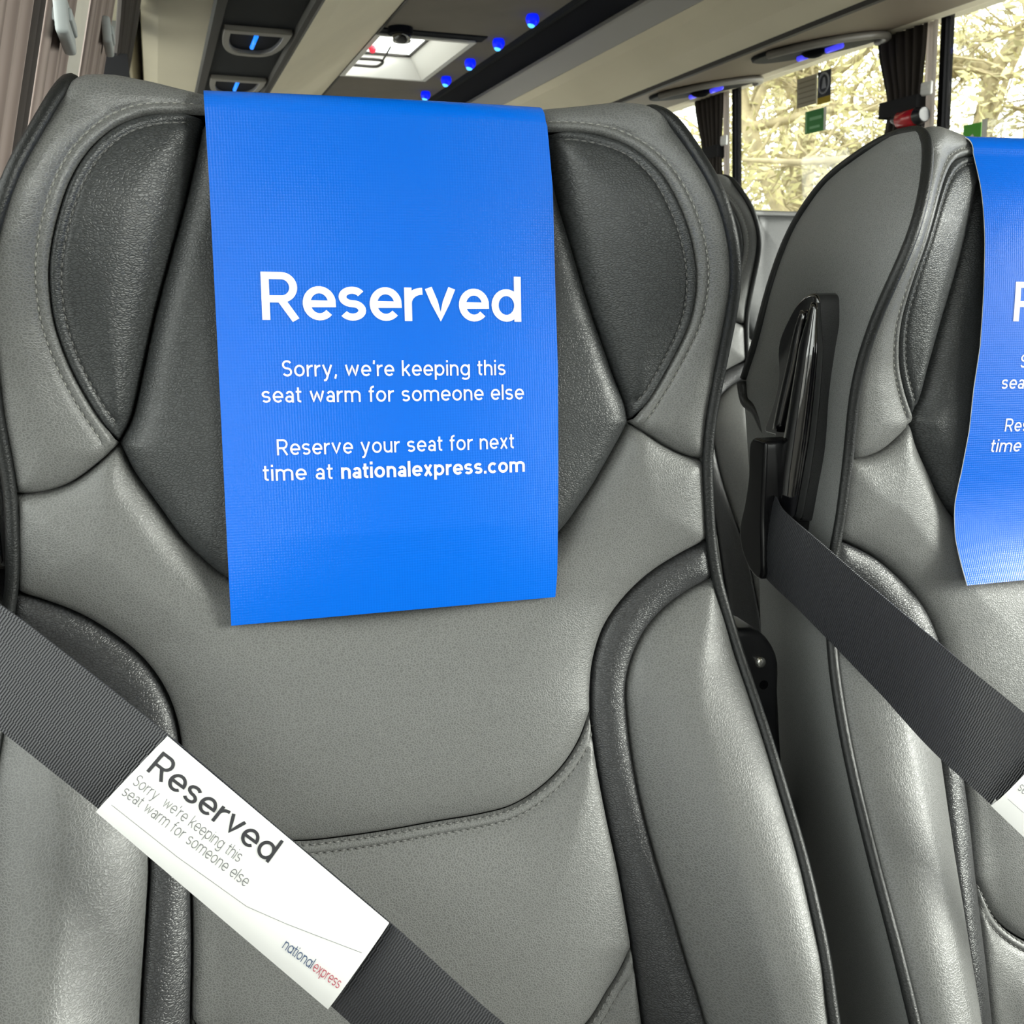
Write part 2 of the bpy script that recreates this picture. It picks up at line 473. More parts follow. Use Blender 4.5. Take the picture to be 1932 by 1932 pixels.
def near(c, p):
    return int(np.argmin(np.linalg.norm(c-np.array(p), axis=1)))
def cut(c, p, q):
    """piece of sampled curve c between the samples nearest to p and q (in that order)"""
    i, j = near(c, p), near(c, q)
    seg = c[i:j+1] if i <= j else c[j:i+1][::-1]
    seg = seg.copy(); seg[0] = p; seg[-1] = q
    return seg

APL, APR = (-.1592, -.0870), (.1540, -.0865)          # where wing, centre and shoulder panels meet
TSL, TSR = (-.1003, .0966), (.1018, .0950)
SHL, SHR = (-.2147, -.1123), (.2046, -.1128)
wingL = spline([APL,(-.1712,-.0644),(-.1797,-.0424),(-.1844,-.0195),(-.1845,-.0008),(-.1825,.0145),(-.1765,.0356),(-.1679,.0569),(-.1573,.0731),(-.1438,.0855),(-.1287,.0922),(-.113,.0950),TSL])
wingR = spline([APR,(.1633,-.0743),(.1748,-.0546),(.1835,-.035),(.1875,-.0206),(.1882,-.0053),(.1866,.0084),(.1829,.0232),(.1781,.0376),(.1722,.0521),(.1649,.0667),(.1569,.0769),(.1475,.0849),(.1352,.0905),(.1181,.0942),TSR])
vL = spline([APL,(-.1518,-.074),(-.1433,-.0456),(-.1349,-.0158),(-.1247,.0157),(-.1149,.0452),(-.1088,.0655),(-.1035,.0850),TSL])
vR = spline([APR,(.1512,-.0741),(.1442,-.0557),(.1376,-.0375),(.1297,-.0156),(.1232,.0048),(.1171,.0261),(.11,.0508),(.1055,.073),TSR])
vLow = spline([APL,(-.1524,-.1046),(-.141,-.1246),(-.129,-.1449),(-.1167,-.1599),(-.1045,-.1709),(-.0717,-.1863),(-.0339,-.1922),(.009,-.1906),(.0573,-.1799),(.1018,-.1593),(.1219,-.1372),(.1378,-.1138),APR])
topS = spline([TSL,(-.0372,.097),(.0257,.0968),TSR])
shL = spline([SHL,(-.1999,-.1119),(-.1861,-.1078),(-.1716,-.0982),APL])
shR = spline([APR,(.1648,-.094),(.1776,-.1023),(.1926,-.1095),SHR])
SIL, SOL = (-.2195, -.1674), (-.2256, -.1891)
SIR, SOR = (.2089, -.1674), (.2129, -.1933)
inL = spline([SIL,(-.2038,-.1743),(-.1865,-.1836),(-.1694,-.197),(-.1553,-.2112),(-.1461,-.2252),(-.1406,-.2387),(-.1376,-.2517),(-.1366,-.2648),(-.136,-.2938),(-.1353,-.3224),(-.1353,-.3413),(-.1367,-.3716),(-.1391,-.4024),(-.145,-.56),(-.148,-.72)])
outL = spline([SOL,(-.2087,-.1997),(-.1913,-.2127),(-.1756,-.2332),(-.164,-.2571),(-.1577,-.2832),(-.1565,-.3151),(-.1597,-.3476),(-.1643,-.3884),(-.175,-.56),(-.18,-.72)])
inR = spline([SIR,(.1877,-.176),(.166,-.1871),(.1463,-.2025),(.1317,-.2186),(.123,-.2368),(.1187,-.255),(.117,-.2734),(.118,-.3017),(.121,-.3329),(.1249,-.3639),(.1276,-.3941),(.1292,-.4177),(.1308,-.4567),(.135,-.56),(.138,-.72)])
outR = spline([SOR,(.195,-.2001),(.1741,-.2114),(.1596,-.2241),(.1487,-.2405),(.1429,-.2568),(.1416,-.2768),(.142,-.3014),(.1442,-.3272),(.1487,-.357),(.1541,-.3853),(.1591,-.4143),(.1651,-.448),(.174,-.56),(.178,-.72)])
LBL, LBR = (-.1364, -.2707), (.1171, -.2689)
lumb = spline([LBL,(-.1293,-.2894),(-.116,-.3055),(-.0956,-.3168),(-.0728,-.3214),(-.0462,-.3226),(-.0189,-.3226),(.0092,-.3218),(.038,-.3212),(.0573,-.3191),(.0759,-.3121),(.0936,-.3007),(.1073,-.286),LBR])
LWL, LWR = (-.1391, -.4024), (.1285, -.41)
low = spline([LWR,(.12,-.4226),(.1094,-.4338),(.0941,-.4491),(.06,-.465),(0,-.472),(-.06,-.466),(-.1,-.452),(-.125,-.432),LWL])
PTL, PTR = to_v([(-.1660,.1120)])[0], to_v([(.1655,.1110)])[0]
pipL = spline(to_v([(-.243,-.72),(-.244,-.56),(-.244,-.43),(-.244,-.40),(-.243,-.36),(-.241,-.32),(-.238,-.287),(-.2335,-.2548),(-.2285,-.2233),SOL,SIL,(-.2164,-.1343),SHL,(-.2153,-.092),(-.2165,-.0685),(-.2155,-.035),(-.2125,-.005),(-.2065,.020),(-.2,.0369),(-.1957,.049),(-.1872,.0671),(-.1783,.0837),(-.1715,.0990)])+[PTL])
pipR = spline(to_v([(.230,-.72),(.2285,-.56),(.2275,-.4303),(.2307,-.403),(.232,-.3794),(.2329,-.3522),(.2313,-.3196),(.229,-.2868),(.2248,-.2548),(.2197,-.2233),SOR,SIR,(.2066,-.1415),SHR,(.2052,-.0846),(.208,-.0576),(.2089,-.0309),(.2089,-.0116),(.2065,.007),(.203,.0217),(.1981,.037),(.1924,.0539),(.1854,.0707),(.1786,.0845),(.1726,.0990)])+[PTR])
XTL, XTR = (-.168, float(v_top(-.168))+RTOP*math.pi/2+.075), (.1675, float(v_top(.1675))+RTOP*math.pi/2+.075)

WELT_D = np.array([0,.0007,.0018,.0033,.0048,.0058,.0067,.0082,.0115])
WELT_H = np.array([-.0034,-.0009,.0006,.0009,.0004,-.0011,-.0004,.0003,0])
RINGS = {'seam': [.0007,.0016,.003,.0055], 'welt': [.0007,.0018,.0033,.0048,.0058,.0067,.0082,.0108], 'pipe': [.0015,.004,.007], 'none': [.003], 'fold': [.0007,.0016,.0035,.007,.011]}

def seg_dist(P, S0, S1):
    out = np.full(len(P), 1e9)
    D = S1-S0; L2 = (D**2).sum(1)+1e-18
    for a in range(0, len(P), 4000):
        p = P[a:a+4000]
        w = p[:, None, :]-S0[None]
        t = np.clip((w*D[None]).sum(2)/L2[None], 0, 1)
        d = w-t[..., None]*D[None]
        out[a:a+4000] = np.sqrt((d**2).sum(2).min(1))
    return out

class Panel:
    def __init__(self, pieces, puff=.004, lam=.015):
        """pieces: list of (curve samples, edge type), end to end, forming a closed loop"""
        pts = []; types = []
        for c, ty in pieces:
            for q in c[:-1]:
                pts.append(q); types.append(ty)
        self.pts = np.array(pts); self.types = types
        self.S0 = self.pts; self.S1 = np.roll(self.pts, -1, axis=0)
        self.puff = puff; self.lam = lam
        a = self.S0; b = self.S1
        self.ccw = (a[:, 0]*b[:, 1]-b[:, 0]*a[:, 1]).sum() > 0
        self.by = {}
        for ty in set(types):
            m = np.array([t == ty for t in types]); self.by[ty] = (self.S0[m], self.S1[m])
    def disp(self, P):
        h = np.zeros(len(P)); dm = np.full(len(P), 1e9)
        for ty, (a, b) in self.by.items():
            d = seg_dist(P, a, b)
            if ty == 'seam':
                h -= .0030*(1-np.clip(d/.0075, 0, 1))**2 + .0055*(1-np.clip(d/.0020, 0, 1))**2; dm = np.minimum(dm, d)
            elif ty == 'fold':
                h -= .0075*(1-np.clip(d/.015, 0, 1))**2 + .0060*(1-np.clip(d/.0020, 0, 1))**2; dm = np.minimum(dm, d)
            elif ty == 'welt':
                h += np.interp(d, WELT_D, WELT_H); dm = np.minimum(dm, np.maximum(d-.0055, 0))
            elif ty == 'pipe':
                h -= .0030*(1-np.clip(d/.009, 0, 1))**2; dm = np.minimum(dm, d)
        return h + self.puff*(1-np.exp(-dm/self.lam))
    def mesh(self, name, mat, parent, grid=.0036):
        B = self.pts; n = len(B)
        T = np.roll(B, -1, 0)-np.roll(B, 1, 0); T /= np.linalg.norm(T, axis=1)[:, None]+1e-12
        Nn = np.stack([-T[:, 1], T[:, 0]], -1)*(1 if self.ccw else -1)
        extra = []
        big = max(max(RINGS[t]) for t in set(self.types))
        for ty in set(self.types):
            idx = [i for i, t in enumerate(self.types) if t == ty]
            for r in RINGS[ty]:
                c = B[idx]+Nn[idx]*r
                d = seg_dist(c, self.S0, self.S1)
                extra.append(c[d > r*.93])
        lo, hi = B.min(0), B.max(0)
        gx, gz = np.meshgrid(np.arange(lo[0], hi[0], grid), np.arange(lo[1], hi[1], grid*.866))
        gx = gx + (np.arange(gx.shape[0]) % 2)[:, None]*grid*.5
        G = np.stack([gx.ravel(), gz.ravel()], -1)
        # inside test (even-odd)
        ins = np.zeros(len(G), bool)
        for (x0, z0), (x1, z1) in zip(self.S0, self.S1):
            c = ((z0 > G[:, 1]) != (z1 > G[:, 1]))
            if c.any():
                xx = (x1-x0)*(G[:, 1]-z0)/((z1-z0) if z1 != z0 else 1e-12)+x0
                ins ^= c & (G[:, 0] < xx)
        G = G[ins]
        d = seg_dist(G, self.S0, self.S1)
        if 'welt' in self.by:
            dw = seg_dist(G, *self.by['welt'])
            keep = (d > .006) & (dw > .0125)
        else:
            keep = d > max(.0045, big+.0018)
        extra.append(G[keep])
        X = np.vstack(extra)
        allp = np.vstack([B, X])
        vv = [Vector((float(a), float(b))) for a, b in allp]
        ed = [(i, (i+1) % n) for i in range(n)]
        res = delaunay_2d_cdt(vv, ed, [], 1, 1e-6)
        ov, of = res[0], res[2]
        P = np.array([(q.x, q.y) for q in ov])
        V = place(P[:, 0], P[:, 1], self.disp(P))
        F = []
        for t in of:
            a, b, c = (P[i] for i in t)
            cr = (b[0]-a[0])*(c[1]-a[1])-(b[1]-a[1])*(c[0]-a[0])
            F.append(tuple(t) if cr > 0 else tuple(t[::-1]))
        return mesh_obj(name, V, F, mat, parent)
    def stitches(self, curve, off, name, mat, parent, pitch=.0046, ln=.0033, rad=.00055):
        """row of short raised stitches, off metres inside the given curve"""
        T = np.gradient(curve, axis=0); T /= np.linalg.norm(T, axis=1)[:, None]+1e-12
        Nn = np.stack([-T[:, 1], T[:, 0]], -1)
        for sg in (1, -1):
            c = curve+Nn*off*sg
            if self.inside(c[len(c)//2]): break
        d = seg_dist(c, self.S0, self.S1); c = c[d > off*.85]
        L = np.concatenate([[0], np.cumsum(np.linalg.norm(np.diff(c, axis=0), axis=1))])
        mb = MB(); s = pitch*.5
        while s+ln < L[-1]:
            q = np.array([[np.interp(s+ln*k/3, L, c[:, j]) for j in (0, 1)] for k in range(4)])
            p3 = place(q[:, 0], q[:, 1], self.disp(q)+np.array([-.0003, .0006, .0006, -.0003]))
            mb.tube([tuple(p) for p in p3], [rad*.7, rad, rad, rad*.7], seg=5)
            s += pitch
        o = mb.build(name, mat, parent, smooth=True)
        o['kind'] = 'stuff'
        return o
    def inside(self, p):
        r = False
        for (x0, z0), (x1, z1) in zip(self.S0, self.S1):
            if (z0 > p[1]) != (z1 > p[1]) and p[0] < (x1-x0)*(p[1]-z0)/(z1-z0)+x0:
                r = not r
        return r

def line(p, q, step=.004):
    return spline([p, q], step)

# back edge of the side panel: (y, z)
BE = spline([(.630,.1085),(.650,.1035),(.676,.0945),(.700,.084),(.716,.068),(.728,.051),(.739,.025),(.748,-.01),(.757,-.045),(.768,-.075),(.758,-.105),(.738,-.16),(.712,-.22),(.694,-.28),(.668,-.33),(.640,-.385),(.606,-.44),(.570,-.50),(.53,-.57),(.47,-.72)], .006)

def build_seat():
    root = empty('coach_seat')
    g, dk = M['grey'], M['dark']
    border = Panel([(cut(pipL, SHL, PTL), 'pipe'), (line(PTL, XTL), 'none'), (line(XTL, XTR), 'none'), (line(XTR, PTR), 'none'),
                    (cut(pipR, PTR, SHR), 'pipe'), (shR[::-1], 'seam'), (wingR, 'welt'), (topS[::-1], 'welt'), (wingL[::-1], 'welt'), (shL[::-1], 'seam')], .006, .014)
    ob = border.mesh('headrest_border', g, root)
    border.stitches(wingL, .0058, 'stitching', M['thread_g'], ob)
    border.stitches(wingR, .0058, 'stitching', M['thread_g'], ob)
    wl = Panel([(wingL, 'welt'), (vL[::-1], 'fold')], .009, .020)
    o = wl.mesh('wing_insert', dk, root); wl.stitches(wingL, .0058, 'stitching', M['thread_d'], o)
    wr = Panel([(vR, 'fold'), (wingR[::-1], 'welt')], .009, .020)
    o = wr.mesh('wing_insert', dk, root); wr.stitches(wingR, .0058, 'stitching', M['thread_d'], o)
    Panel([(vL, 'fold'), (topS, 'seam'), (vR[::-1], 'fold'), (vLow[::-1], 'fold')], .010, .022).mesh('headrest_centre', dk, root)
    Panel([(cut(pipL, SHL, SIL), 'pipe'), (cut(inL, SIL, LBL), 'seam'), (lumb, 'seam'), (cut(inR, LBR, SIR), 'seam'),
           (cut(pipR, SIR, SHR), 'pipe'), (shR[::-1], 'seam'), (vLow[::-1], 'fold'), (shL[::-1], 'seam')], .009, .022).mesh('upper_back_panel', g, root)
    lp = Panel([(lumb[::-1], 'welt'), (cut(inL, LBL, LWL), 'seam'), (low[::-1], 'seam'), (cut(inR, LWR, LBR), 'seam')], .009, .022)
    o = lp.mesh('lumbar_panel', g, root); lp.stitches(lumb, .0058, 'stitching', M['thread_d'], o); lp.stitches(lumb, .0008, 'stitching', M['thread_d'], o)
    BL, BR = tuple(inL[-1]), tuple(inR[-1])
    lo_ = Panel([(low, 'welt'), (cut(inL, LWL, BL), 'seam'), (line(BL, BR), 'none'), (cut(inR, BR, LWR), 'seam')], .008, .02)
    o = lo_.mesh('lower_back_panel', g, root, .006); lo_.stitches(low, .0058, 'stitching', M['thread_d'], o); lo_.stitches(low, .0008, 'stitching', M['thread_d'], o)
    OL, OR = tuple(outL[-1]), tuple(outR[-1]); PL, PR = tuple(pipL[0]), tuple(pipR[0])
    Panel([(inL[::-1], 'seam'), (cut(pipL, SIL, SOL), 'pipe'), (outL, 'seam'), (line(OL, BL), 'none')], .0038, .009).mesh('accent_strip', M['accent'], root)
    Panel([(inR, 'seam'), (line(BR, OR), 'none'), (outR[::-1], 'seam'), (cut(pipR, SOR, SIR), 'pipe')], .0038, .009).mesh('accent_strip', M['accent'], root)
    Panel([(outL[::-1], 'seam'), (cut(pipL, SOL, PL), 'pipe'), (line(PL, OL), 'none')], .020, .026).mesh('side_bolster', g, root, .0042)
    Panel([(outR, 'seam'), (line(OR, PR), 'none'), (cut(pipR, PR, SOR), 'pipe')], .020, .026).mesh('side_bolster', g, root, .0042)
    # side panels, piping and back shell
    backs = {}
    for sg, pc in ((-1, pipL), (1, pipR)):
        F3 = place(pc[:, 0], pc[:, 1], .000)
        fz = F3[:, 2]
        # back edge points for this side
        hb = np.interp(BE[:, 1], [-.72,-.3,-.1,0,.05,.11], [.222,.212,.200,.192,.184,.168])
        B3 = np.stack([sg*hb, BE[:, 0]-Y0, BE[:, 1]+EYE], -1)
        backs[sg] = B3
        zs = np.concatenate([np.linspace(EYE-.72, EYE+.09, 110), np.linspace(EYE+.092, EYE+.1065, 8)])
        o1 = np.argsort(fz); o2 = np.argsort(B3[:, 2])
        NT = 14; V = []
        for z in zs:
            f = np.array([np.interp(z, fz[o1], F3[o1, k]) for k in (0, 1)])
            b = np.array([np.interp(z, B3[o2, 2], B3[o2, k]) for k in (0, 1)])
            zr = z-EYE
            bulge = float(np.interp(zr, [-.7,-.2,-.1,-.02,.03,.08,.105,.11], [.006,.004,.003,.007,.021,.019,.009,.006]))
            for t in np.linspace(0, 1, NT):
                x = f[0]+(b[0]-f[0])*t + sg*bulge*(t**.7*(1-t))/.4266
                y = f[1]+(b[1]-f[1])*t
                V.append((x, y, z))
        Fc = []
        for i in range(len(zs)-1):
            for k in range(NT-1):
                a = i*NT+k; q = (a, a+1, a+NT+1, a+NT)
                Fc.append(q if sg > 0 else q[::-1])
        mesh_obj('side_panel', V, Fc, M['side'], root)
        pf = [tuple(p) for p in F3[::2]]
        top = [tuple(p) for p in B3[:near(BE, (.768, -.075))+1]]
        path = np.array(pf + top); path[:, 0] += sg*.0008; path[:, 1] -= 0
        path = spline(path[::3], .005)
        kk = np.hanning(13); kk /= kk.sum()
        pe = np.pad(path, ((6, 6), (0, 0)), mode='edge')
        sm_ = np.stack([np.convolve(pe[:, c], kk, mode='valid') for c in range(3)], -1); sm_[:6] = path[:6]; sm_[-6:] = path[-6:]; path = sm_
        MB().tube([tuple(p) for p in path], .0037, seg=10).build('piping', M['piping'], root, smooth=True)
    # short welt closing the rear lower corner of the wing
    for sg in (-1, 1):
        zc = [(.768,-.075),(.760,-.090),(.742,-.096),(.722,-.112),(.712,-.118)]
        c = spline([(sg*(.200-.0*i), y-Y0, z+EYE) for i, (y, z) in enumerate(zc)], .004)
        MB().tube([tuple(p) for p in c], [.0048]*len(c), seg=10).build('piping', M['piping'], root, smooth=True)
    A, B = backs[-1], backs[1]
    NX = 16; V = []; Fc = []
    for i in range(len(A)):
        for k in range(NX):
            t = k/(NX-1)
            p = A[i]+(B[i]-A[i])*t
            p = p+np.array([0, .012*(4*t*(1-t))**.6, -.004*(4*t*(1-t)) if i < 4 else 0])
            V.append(p)
    for i in range(len(A)-1):
        for k in range(NX-1):
            a = i*NX+k; Fc.append((a, a+NX, a+NX+1, a+1))
    mesh_obj('back_shell', V, Fc, M['plastic'], root)
    # cushion and pedestal
    MB().box((-.225, -.62, .40), (.225, -.10, .52)).build('seat_cushion', M['grey'], root, bevel=.035, seg=4)
    MB().box((-.20, -.50, .30), (.20, -.05, .41)).box((-.06, -.40, 0), (.06, -.12, .31)).box((-.20, -.42, 0), (.20, -.10, .02)).build('pedestal', M['plastic'], root, bevel=.006)
    # belt guide on the left flank
    X = -.204
    def poly(pts, x0, x1, name, mat, par, bev, taper=None):
        mb = MB(); mb.prism([(x0, y-Y0, z+EYE) for y, z in pts], (x1-x0, 0, 0))
        return mb.build(name, mat, par, bevel=bev, seg=4)
    up = spline([(.6125,-.0024),(.6170,.0011),(.6241,.0004),(.6387,-.0069),(.6493,-.0183),(.6585,-.0319),(.6603,-.0416),(.6574,-.0609),(.6621,-.079),(.6722,-.0983)], .006)
    up2 = [(.6731,-.1037),(.6578,-.1037),(.6583,-.1126),(.6590,-.1415),(.6518,-.1620),(.6230,-.1640)]
    up3 = spline([(.6195,-.1238),(.6160,-.0785),(.6125,-.0384),(.6110,-.0171),(.6125,-.0024)], .008)[:-1]
    guide = poly([tuple(q) for q in up]+up2+[tuple(q) for q in up3], -.196, -.2325, 'belt_guide', M['gloss'], root, .011)
    def bar(pts, rads, name, x, par):
        c = spline([(x, y-Y0, z+EYE) for y, z in pts], .005); n = len(c)
        rr_ = np.interp(np.linspace(0, 1, n), np.linspace(0, 1, len(rads)), rads)
        MB().tube([tuple(p) for p in c], [float(r) for r in rr_], seg=20).build(name, M['gloss'], par, smooth=True)
    bar([(.6135,-.0055),(.6145,-.020),(.6165,-.050),(.6215,-.095),(.6265,-.130),(.6300,-.160)], [.003,.0085,.0100,.0112,.0115,.0105], 'ridge', -.2325, guide)
    bar([(.6235,-.012),(.6270,-.022),(.6330,-.050),(.6420,-.080),(.6470,-.098)], [.003,.0046,.0052,.0052,.0050], 'ridge', -.2345, guide)
    lv = spline([(.6280,-.1030),(.6490,-.1045),(.6500,-.1347),(.6534,-.1536),(.6590,-.1754),(.6533,-.1907),(.6379,-.2033),(.6226,-.2044),(.6230,-.185),(.6262,-.160),(.6270,-.1267),(.6280,-.1030)], .006)[:-1]
    lev = poly([tuple(q) for q in lv], -.205, -.2570, 'belt_lever', M['lever'], root, .0085)
    # recliner bracket at the right rear
    br = spline([(.250,-.246),(.272,-.250),(.288,-.270),(.292,-.306),(.303,-.379),(.326,-.438),(.345,-.52),(.315,-.53),(.285,-.44),(.258,-.34),(.246,-.29),(.250,-.246)], .008)[:-1]
    mb = MB(); mb.prism([(x, .020, z+EYE) for x, z in br], (0, .045, 0))
    bk = mb.build('recliner_bracket', M['plastic'], root, bevel=.006, seg=3)
    s = MB(); s.tube([(.272, .022, EYE-.2732), (.272, .017, EYE-.2732)], .0042, seg=14); s.ball((.272, .0175, EYE-.2732), .0042, sy=.5)
    s.build('screw', M['screw'], bk, smooth=True)
    h = MB(); h.tube([(.277, .021, EYE-.2924), (.277, .0195, EYE-.2924)], .0036, seg=14)
    h.build('screw_hole', M['rubber'], bk)
    return root

def copy_tree(o, parent=None):
    c = o.copy(); COL.objects.link(c); c.parent = parent
    for ch in list(o.children):
        copy_tree(ch, c)
    return c

SEAT_RZ = R(-3.4)
sxv = Vector((math.cos(R(3.4)), -math.sin(R(3.4)), 0)); syv = Vector((math.sin(R(3.4)), math.cos(R(3.4)), 0))
SEAT_A = Vector((.098*sxv.x, .098*sxv.y, 0)) + syv*Y0
SEAT_B = SEAT_A + Vector((.526, -.033, -.005))
ROW = Vector((0, .82, .060))
seat = build_seat()
seat.location = SEAT_A; seat.rotation_euler = (0, 0, SEAT_RZ)
tag(seat, 'grey and charcoal leather coach seat in the foreground, beneath the full blue sign', 'seat', 'coach seats')
def seat_at(loc, rz, label):
    c = copy_tree(seat); c.location = loc; c.rotation_euler = (0, 0, rz)
    tag(c, label, 'seat', 'coach seats'); return c
seat_b = seat_at(SEAT_B, SEAT_RZ, 'grey leather coach seat at the right edge, showing its flank and belt guide')
seat_at(SEAT_B+ROW, SEAT_RZ, 'grey coach seat one row behind, its wing showing through the gap between front seats')
seat_at(SEAT_A+Vector((0, .82, .055)), SEAT_RZ, 'coach seat standing directly behind the foreground seat')
for sx_, sl in ((SEAT_A.x, 'window-side'), (SEAT_B.x, 'aisle-side')):  # unseen row put ahead to cut low light from the front
    seat_at(Vector((sx_, -1.06, 0)), 0, sl+' unseen coach seat added ahead of the reserved seats to block low light')
seat_at(Vector((1.33, 1.90, .055)), 0, 'pale-lit coach seat across the aisle, seen in the gap under the window')
seat_at(Vector((1.79, 1.92, .055)), 0, 'coach seat beside the right-hand window behind the right blue sign')

# ------------------------------------------------------------------ stroke lettering
def arc(cx, cy, rx, ry, a0, a1, n=16):
    return [(cx+rx*math.cos(R(a0+(a1-a0)*i/n)), cy+ry*math.sin(R(a0+(a1-a0)*i/n))) for i in range(n+1)]
XH = .72
def glyph(ch, w, single=False):
    """centre-line strokes of a letter with cap height 1 and stroke width w -> (strokes, advance)"""
    h = w/2; rx = .32-h; ry = XH/2-h; cy = XH/2
    bowl = arc(.32, cy, rx, ry, 0, 360, 28)
    if ch == ' ': return [], .26
    if ch == 'R':
        r = (1-.44)/2-h*.5; my = .44
        b = [(h, 1-h), (.38, 1-h)] + arc(.38, (1-h+my)/2, .27-h+.03, (1-h-my)/2, 90, -90)[1:] + [(h, my)]
        return [[(h, 0), (h, 1)], b, [(.36, my), (.66-h*.3, 0)]], .70
    if ch == 'S' or ch == 's':
        H = 1 if ch == 'S' else XH; W = .60 if ch == 'S' else .53
        r1 = (H-w)/4
        return [arc(W/2, H-h-r1, W/2-h, r1, 28, 270) + arc(W/2, h+r1, W/2-h, r1, 90, -152)[1:]], W
    if ch == 'e': return [[(h, cy-.01), (.64-h, cy-.01)] + arc(.32, cy, rx, ry, 0, 318, 26)[1:]], .62
    if ch == 'o': return [bowl], .64
    if ch == 'c': return [arc(.32, cy, rx, ry, 46, 314, 22)], .57
    if ch == 'd': return [bowl, [(.64-h, 0), (.64-h, 1)]], .64
    if ch == 'p': return [bowl, [(h, -.26), (h, XH)]], .64
    if ch == 'g': return [bowl, [(.64-h, XH), (.64-h, -.04)] + arc(.33, -.04, .31-h, .24-h, 0, -145)[1:]], .64
    if ch == 'a':
        if single: return [bowl, [(.64-h, 0), (.64-h, XH)]], .64
        return [[(.52-h, 0), (.52-h, .44)] + arc(.27, .44, .25-h, XH-.44-h, 0, 152)[1:], arc(.25, .215, .25-h, .215-h, 0, 360, 24)], .52
    if ch == 'r': return [[(h, 0), (h, XH)], arc(.36, .38, .36-h, XH-.38-h, 180, 88, 10)], .35
    if ch == 'v': return [[(h*.9, XH), (.31, h*1.25), (.62-h*.9, XH)]], .62
    if ch == 'w': return [[(h*.9, XH), (.23, h*1.2), (.44, XH-h*1.2), (.65, h*1.2), (.88-h*.9, XH)]], .88
    if ch == 'y': return [[(h*.9, XH), (.32, .03)], [(.62-h*.9, XH), (.27, -.13), (.21, -.23), (.09, -.25)]], .62
    if ch == 'x': return [[(h, XH), (.54-h, 0)], [(.54-h, XH), (h, 0)]], .54
    if ch == 'k': return [[(h, 0), (h, 1)], [(.49, XH), (h, .29)], [(.20, .42), (.53-h*.5, 0)]], .52
    if ch in 'hn': return [[(h, 0), (h, 1 if ch == 'h' else XH)], arc(.285, XH-.285, .285-h, .285-h, 180, 0) + [(.57-h, 0)]], .57
    if ch == 'm':
        q = .235
        return [[(h, 0), (h, XH)], arc(q+h*.5, XH-.26, q-h*.5, .26-h, 180, 0) + [(2*q, 0)], arc(3*q+h*.0, XH-.26, q, .26-h, 180, 0) + [(4*q, 0)]], .94+h
    if ch == 'u': return [[(.57-h, 0), (.57-h, XH)], [(h, XH)] + arc(.285, .285, .285-h, .285-h, 180, 360)], .57
    if ch == 'i': return [[(h, 0), (h, XH)], [(h, .86), (h, .86+w*1.15)]], w
    if ch == 'l': return [[(h, 0), (h, 1)]], w
    if ch == 't': return [[(.14, .93), (.14, .17)] + arc(.30, .17, .16, .17-h, 180, 275, 8)[1:], [(0, XH-h), (.34, XH-h)]], .33
    if ch == 'f': return [[(.14, 0), (.14, .80)] + arc(.31, .80, .17, .21-h, 180, 80, 8)[1:], [(0, XH-h), (.33, XH-h)]], .33
    if ch == "'": return [[(h+.03, 1), (h, .76)]], w
    if ch == ',': return [[(h+.05, w), (h-.02, -.14)]], w+.04
    if ch == '.': return [[(h, 0), (h, w*1.1)]], w
    return [], .3
def ribbon(poly, w):
    P = [Vector(p) for p in poly]; n = len(P)
    closed = n > 3 and (P[0]-P[-1]).length < 1e-4
    if closed: P = P[:-1]; n -= 1
    L = []; Rr = []
    for i in range(n):
        if closed: d0 = (P[i]-P[i-1]); d1 = (P[(i+1) % n]-P[i])
        else:
            d0 = P[i]-P[i-1] if i else P[1]-P[0]; d1 = P[i+1]-P[i] if i < n-1 else d0
        d0 = d0.normalized(); d1 = d1.normalized()
        n0 = Vector((-d0.y, d0.x)); n1 = Vector((-d1.y, d1.x))
        m = (n0+n1); m = m.normalized() if m.length > 1e-6 else n0
        k = min(1/max(.35, m.dot(n0)), 1.35)
        L.append(P[i]+m*w/2*k); Rr.append(P[i]-m*w/2*k)
    if closed: L.append(L[0]); Rr.append(Rr[0])
    return L, Rr
def lettering(name, text, w, p0, p1, capfrac, mapper, mat, parent, gap=.09, single=False, lift=.0003):
    """text set from p0 to p1 (baseline ends in the sheet's own 2D coordinates); capfrac = cap height, metres;
       mapper(u, v, lift) -> 3D"""
    strokes = []; x = 0
    for i, ch in enumerate(text):
        st, adv = glyph(ch, w, single)
        for s in st: strokes.append([(x+a, b) for a, b in s])
        x += adv + gap
    total = x-gap
    p0 = Vector(p0); p1 = Vector(p1); ax = (p1-p0); sx_ = ax.length/total; ax.normalize(); ay = Vector((-ax.y, ax.x))
    mb = MB()
    for k, s in enumerate(strokes):
        # subdivide long straight strokes so that print follows the sheet
        t = [s[0]]
        for a, b in zip(s[:-1], s[1:]):
            m = max(1, int(math.hypot(b[0]-a[0], b[1]-a[1])/.25))
            for j in range(1, m+1): t.append((a[0]+(b[0]-a[0])*j/m, a[1]+(b[1]-a[1])*j/m))
        L, Rr = ribbon(t, w)
        vs = []
        for a, b in zip(L, Rr):
            for q in (a, b):
                u = p0 + ax*(q.x*sx_) + ay*(q.y*capfrac)
                vs.append(mapper(u.x, u.y, lift+.00001*(k % 7)))
        mb.add(vs, [(2*i, 2*i+1, 2*i+3, 2*i+2) for i in range(len(L)-1)])
    return mb.build(name, mat, parent)

